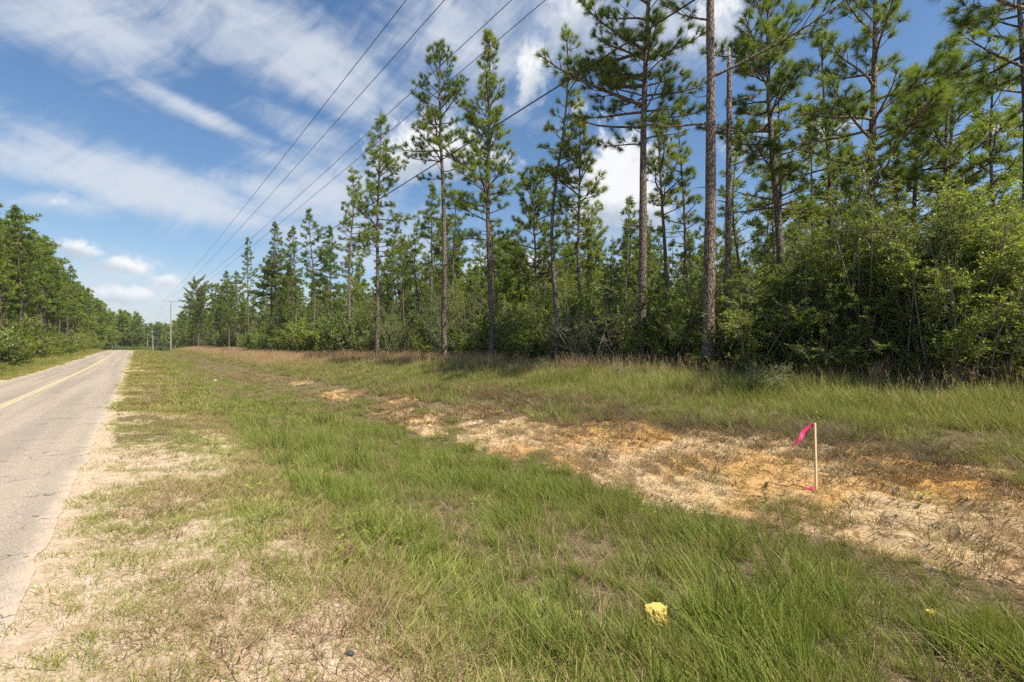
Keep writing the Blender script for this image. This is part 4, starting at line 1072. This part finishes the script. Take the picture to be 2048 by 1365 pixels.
def build_lines():
    ps = [make_pole(POLE_X, -9., 11.9, 'nearest utility pole, beside the camera behind the picture frame', 1.0, 4.1),
          make_pole(POLE_X, 146., 13.4, 'tallest pale wooden utility pole with crossarm, in the tan grass'),
          make_pole(POLE_X - .4, 296., 13.0, 'slim utility pole next beyond the tallest one'),
          make_pole(POLE_X - 1.6, 345., 12.5, 'shortest leftmost far utility pole with a dark shaft', .8),
          make_pole(POLE_X + 2.5, 400., 12.0, 'farthest utility pole with crossarm before the sandy bank')]
    for k, ax in enumerate(ARM):
        V = Geo()
        for (a, b) in ((0, 1), (1, 2)):
            n = 50; u = np.linspace(0, 1, n); A = np.array([ps[a][0] + ax, ps[a][1] - .14, ps[a][2] + ps[a][3] - .28]); B = np.array([ps[b][0] + ax, ps[b][1] - .14, ps[b][2] + ps[b][3] - .28])
            P = A + (B - A) * u[:, None]; P[:, 2] -= 4 * .9 * u * (1 - u); V.tube(P, .011, 5)
        tag(V.obj('power_line', [M['wire']]), ['outermost power line on the road side, highest slanting line in the sky', 'second power line from the road side', 'third power line from the road side', 'power line nearest the woods on the crossarm'][k], 'power line', 'power lines strung along the road')
    V = Geo()
    for (a, b) in ((0, 1), (1, 2)):
        n = 50; u = np.linspace(0, 1, n); A = np.array([ps[a][0] - .2, ps[a][1], ps[a][2] + ps[a][3] - ps[a][4]]); B = np.array([ps[b][0] - .2, ps[b][1], ps[b][2] + ps[b][3] - ps[b][4]])
        P = A + (B - A) * u[:, None]; P[:, 2] -= 4 * .7 * u * (1 - u); V.tube(P, .014, 6)
    tag(V.obj('telephone_cable', [M['cable']]), 'thick black cable crossing in front of the pine crowns, lowest of the lines', 'cable')
build_lines()

# ------------------------------------------------------------------ stake and small things
M['lath'] = mat_wood('new_pine_lath', (.60, .40, .22), (.78, .58, .36), scale=90)
def mat_ribbon():
    m, t = new_mat('pink_flagging'); d = t.node('ShaderNodeBsdfPrincipled'); d.inputs['Base Color'].default_value = (.86, .035, .19, 1); d.inputs['Roughness'].default_value = .4
    tr = t.node('ShaderNodeBsdfTranslucent'); tr.inputs[0].default_value = (1., .05, .25, 1); mx = t.node('ShaderNodeMixShader'); mx.inputs[0].default_value = .35
    t.l.new(d.outputs[0], mx.inputs[1]); t.l.new(tr.outputs[0], mx.inputs[2]); t.l.new(mx.outputs[0], t.out.inputs[0]); return m
M['ribbon'] = mat_ribbon()
M['yellow'] = plain('yellow_painted_soil', (.60, .45, .13), .95, .05, .32, 130, 1.)
M['yblade'] = plain('yellow_painted_grass', (.62, .50, .13), .7, .2, .2)
M['stone'] = plain('pale_stone', (.60, .54, .44), .8, .2, .2, 40)
M['litter'] = plain('dark_plastic', (.05, .06, .08), .4, .5, .2)
def lump(name, loc, size, mat, seed, flat=.6, sub=2, top=None, rough=.18, n=9, k=14):
    """irregular lump from a displaced sphere"""
    r = np.random.default_rng(seed)
    th = np.linspace(0, math.pi, n)[:, None]; ph = np.linspace(0, 2 * math.pi, k, endpoint=False)[None]
    d = np.stack([np.sin(th) * np.cos(ph), np.sin(th) * np.sin(ph), np.cos(th) * np.ones_like(ph)], -1)
    rr = 1 + rough * (fbm(d[..., 0] * 2 + seed, d[..., 1] * 2 + d[..., 2] * 1.7, 1.5, 3, seed) - .5) * 3 + r.normal(0, rough * .22, (n, k)); rr[0] = rr[0].mean(); rr[-1] = rr[-1].mean()
    V = d * rr[..., None] * np.array([size[0], size[1], size[2]])
    if top is not None: V[..., 2] = np.minimum(V[..., 2], top + .1 * (V[..., 2] - top))
    i = np.arange(n - 1)[:, None] * k; j = np.arange(k)[None]; q = (j + 1) % k
    Q = np.stack([i + j, i + q, i + k + q, i + k + j], -1).reshape(-1, 4)
    o = link(bpy.data.objects.new(name, make_mesh(name, V.reshape(-1, 3), None, Q, [mat], None, False))); o.location = loc
    o.rotation_euler.z = -YAW; return o
def build_small():
    x, y, g = at_px(1632, 980)
    dz = math.hypot(*cam_coords(x, y)) if False else cam_coords(x, y)[1]
    H = 134 / F * dz
    e = bpy.data.objects.new('survey_stake', None); e.location = (x, y, g); e.rotation_euler = (0, 0, -YAW + R(28)); link(e)
    tag(e, 'thin wooden survey stake driven in the orange sandy bank', 'stake')
    G = Geo(); hz = np.linspace(-.15, H, 12); wob = np.stack([-.030 * hz / H + .004 * np.sin(hz * 5), 0 * hz, hz], 1)
    a, b = .019, .010
    V = np.concatenate([wob + [sx * a, sy * b, 0] for sx, sy in ((-1, -1), (1, -1), (1, 1), (-1, 1))]); n = 12
    Q = [[q * n + i, ((q + 1) % 4) * n + i, ((q + 1) % 4) * n + i + 1, q * n + i + 1] for q in range(4) for i in range(n - 1)] + [[n - 1, 2 * n - 1, 3 * n - 1, 4 * n - 1]]
    G.add(V, None, Q); G.obj('lath', [M['lath']], e)
    # ribbon tied at the top, blown to the left and hanging down
    rx, ry = -math.cos(-R(28)), -math.sin(-R(28))
    e2 = bpy.data.objects.new('flagging_ribbon', None); e2.location = (x, y, g); e2.rotation_euler = (0, 0, -YAW); link(e2)
    tag(e2, 'bright pink plastic flagging tied to the top of the survey stake, blowing left', 'ribbon')
    G = Geo(); G.tube(np.array([(-.03, 0, H - .055), (-.03, 0, H - .018)]), [.026, .024], 8); G.obj('knot', [M['ribbon']], e2, True)
    G = Geo(); k = 22; u = np.linspace(0, 1, k)
    X = -.035 - .295 * u ** .9; Z = H - .03 - .235 * u ** 1.05 - .05 * u * u; Y = .03 * np.sin(u * 6)
    wv = (.014 + .030 * np.sin(np.clip(u * 1.2, 0, 1) * math.pi) ** 1.) ; tw = u * 2.2 + .3
    off = np.stack([.35 * wv * np.cos(tw), wv * np.sin(tw) * .8, wv * (.75 + .25 * np.cos(u * 9))], 1)
    P = np.stack([X, Y, Z], 1); V = np.concatenate([P - off, P + off * .8]); i = np.arange(k - 1)
    G.add(V, None, np.stack([i, i + 1, k + i + 1, k + i], 1)); G.obj('tail', [M['ribbon']], e2, True)
    G = Geo(); P2 = P[-1] + np.stack([-.05 * u, .02 * u, -.11 * u], 1); G.tube(P2, .006 * (1 - u * .6), 4); G.obj('loose_end', [M['ribbon']], e2)
    # scrap of ribbon at the foot
    G = Geo(); k = 16; u = np.linspace(0, 1, k); X = -.03 - .16 * u; Y = -.03 * np.sin(u * 7); Z = .03 + .022 * np.sin(u * 9); wv = .02 + .012 * np.sin(u * 5)
    gx = x + CR[0] * X + CF[0] * Y; gy = y + CR[1] * X + CF[1] * Y; zz = ground(gx, gy) + Z
    P = np.stack([gx, gy, zz], 1); off = np.stack([CF[0] * wv, CF[1] * wv, .4 * wv], 1); V = np.concatenate([P - off, P + off]); i = np.arange(k - 1)
    G.add(V, None, np.stack([i, i + 1, k + i + 1, k + i], 1)); tag(G.obj('ribbon_scrap', [M['ribbon']], None, True), 'crumpled scrap of pink flagging lying at the foot of the stake', 'ribbon')
    # yellow painted lumps
    for px, py, wpx, hpx, lab, sd in ((1312, 1258, 46, 30, 'large bright yellow painted clod with a flat top in the ditch grass', 3), (1156, 1243, 16, 9, 'small yellow painted clod left of the large one', 4), (1859, 1243, 16, 12, 'small orange-yellow painted clod in the grass at the lower right', 5)):
        L, s, g = at_px(px, py); dep = cam_coords(L, s)[1]; w_ = wpx / F * dep / 2; h_ = hpx / F * dep
        root = bpy.data.objects.new('painted_clod', None); root.location = (L, s, g + h_ * .55 + (.035 if wpx > 30 else .03)); root.rotation_euler = (0, 0, -YAW); link(root); tag(root, lab, 'clod')
        o = lump('clod', (0, 0, 0), (w_, w_ * .8, h_ * 1.1), M['yellow'], sd, top=h_ * .66, rough=.17, n=17, k=26); o.rotation_euler.z = 0; o.parent = root
        bl = blades('sprayed_blade', M['yblade'], 70 if wpx > 30 else 26, w_ * 1.05, h_ * .4, h_ * 1.1, .006, .3, (-.2, 0), 3, 700 + sd, .5)
        bo = link(bpy.data.objects.new('sprayed_grass', bl), root); bo.location = (0, 0, -h_ * .9); bo['kind'] = 'stuff'
    for px, py, w_, lab, mt, sd in ((1549, 829, .07, 'pale yellow stone lying on the grassy bank right of the washout', 'stone', 11), (430, 763, .12, 'pale stone at the far end of the washed bank', 'stone', 12),
                               (590, 1200, .022, 'single white pebble on the sandy verge', 'stone', 13), (700, 1310, .028, 'dark scrap of plastic lying on the pale sand at the bottom', 'litter', 14),
                               (650, 798, .10, 'dark lump beside the far sandy patch of the bank', 'litter', 15)):
        L, s, g = at_px(px, py)
        tag(lump('stone' if mt == 'stone' else 'litter_scrap', (L, s, g + w_ * .3), (w_, w_ * .7, w_ * .5), M[mt], sd), lab, 'stone' if mt == 'stone' else 'litter')
    L, s, g = at_px(1912, 782)
    tag(lump('sand_mound', (L, s, g + .05), (.22, .25, .26), M['crumb'], 21, rough=.12), 'small pale dirt mound in front of the right-hand thicket', 'mound')
    # arching dry canes in front of the thicket
    for i, (px, py, dx, h) in enumerate(((1800, 775, -.7, 1.1), (1880, 770, -1.0, 1.2), (1990, 785, -1.2, 1.1), (2030, 790, -1.5, 1.2), (1440, 752, -.5, 1.3), (1640, 765, -.4, 1.2), (1350, 740, -.5, 1.2), (1690, 768, -.6, 1.5))):
        L, s, g = at_px(px, py + 6); G = Geo(); r = np.random.default_rng(i)
        for q in range(4):
            u = np.linspace(0, 1, 9); hh = h * r.uniform(.6, 1.1); d_ = dx * r.uniform(.5, 1.2); fy = r.normal(0, .2); X = d_ * u ** 1.6 + q * .07; Y = fy * u; Z = hh * (1.25 * u - .45 * u * u) - .05
            P = np.stack([CR[0] * X + CF[0] * Y, CR[1] * X + CF[1] * Y, Z], 1); G.tube(P, np.linspace(.007, .003, 9), 4)
            for kx in range(5, 9):
                d3 = r.normal(0, 1, 3); d3 /= np.linalg.norm(d3); G.tube(np.array([P[kx], P[kx] + d3 * .12]), [.004, .002], 3)
        o = G.obj('dry_cane', [M['cane']]); o.location = (L, s, g); tag(o, 'clump of arching dry reddish canes at the foot of the woods', 'dry cane', 'dry canes before the woods')
M['cane'] = plain('dry_cane', (.36, .24, .15), .9, .1, .25)
build_small()

# ------------------------------------------------------------------ thin summer haze
def build_haze():
    G = Geo(); G.box((0, 620, 12.5), (2100, 2160, 33))
    m, t = new_mat('thin_haze'); v = t.node('ShaderNodeVolumePrincipled'); v.inputs['Density'].default_value = .00015
    v.inputs['Color'].default_value = (.84, .90, 1., 1); v.inputs['Anisotropy'].default_value = .2
    t.l.new(v.outputs[0], t.out.inputs['Volume'])
    tag(G.obj('haze', [m]), kind='stuff')
build_haze()
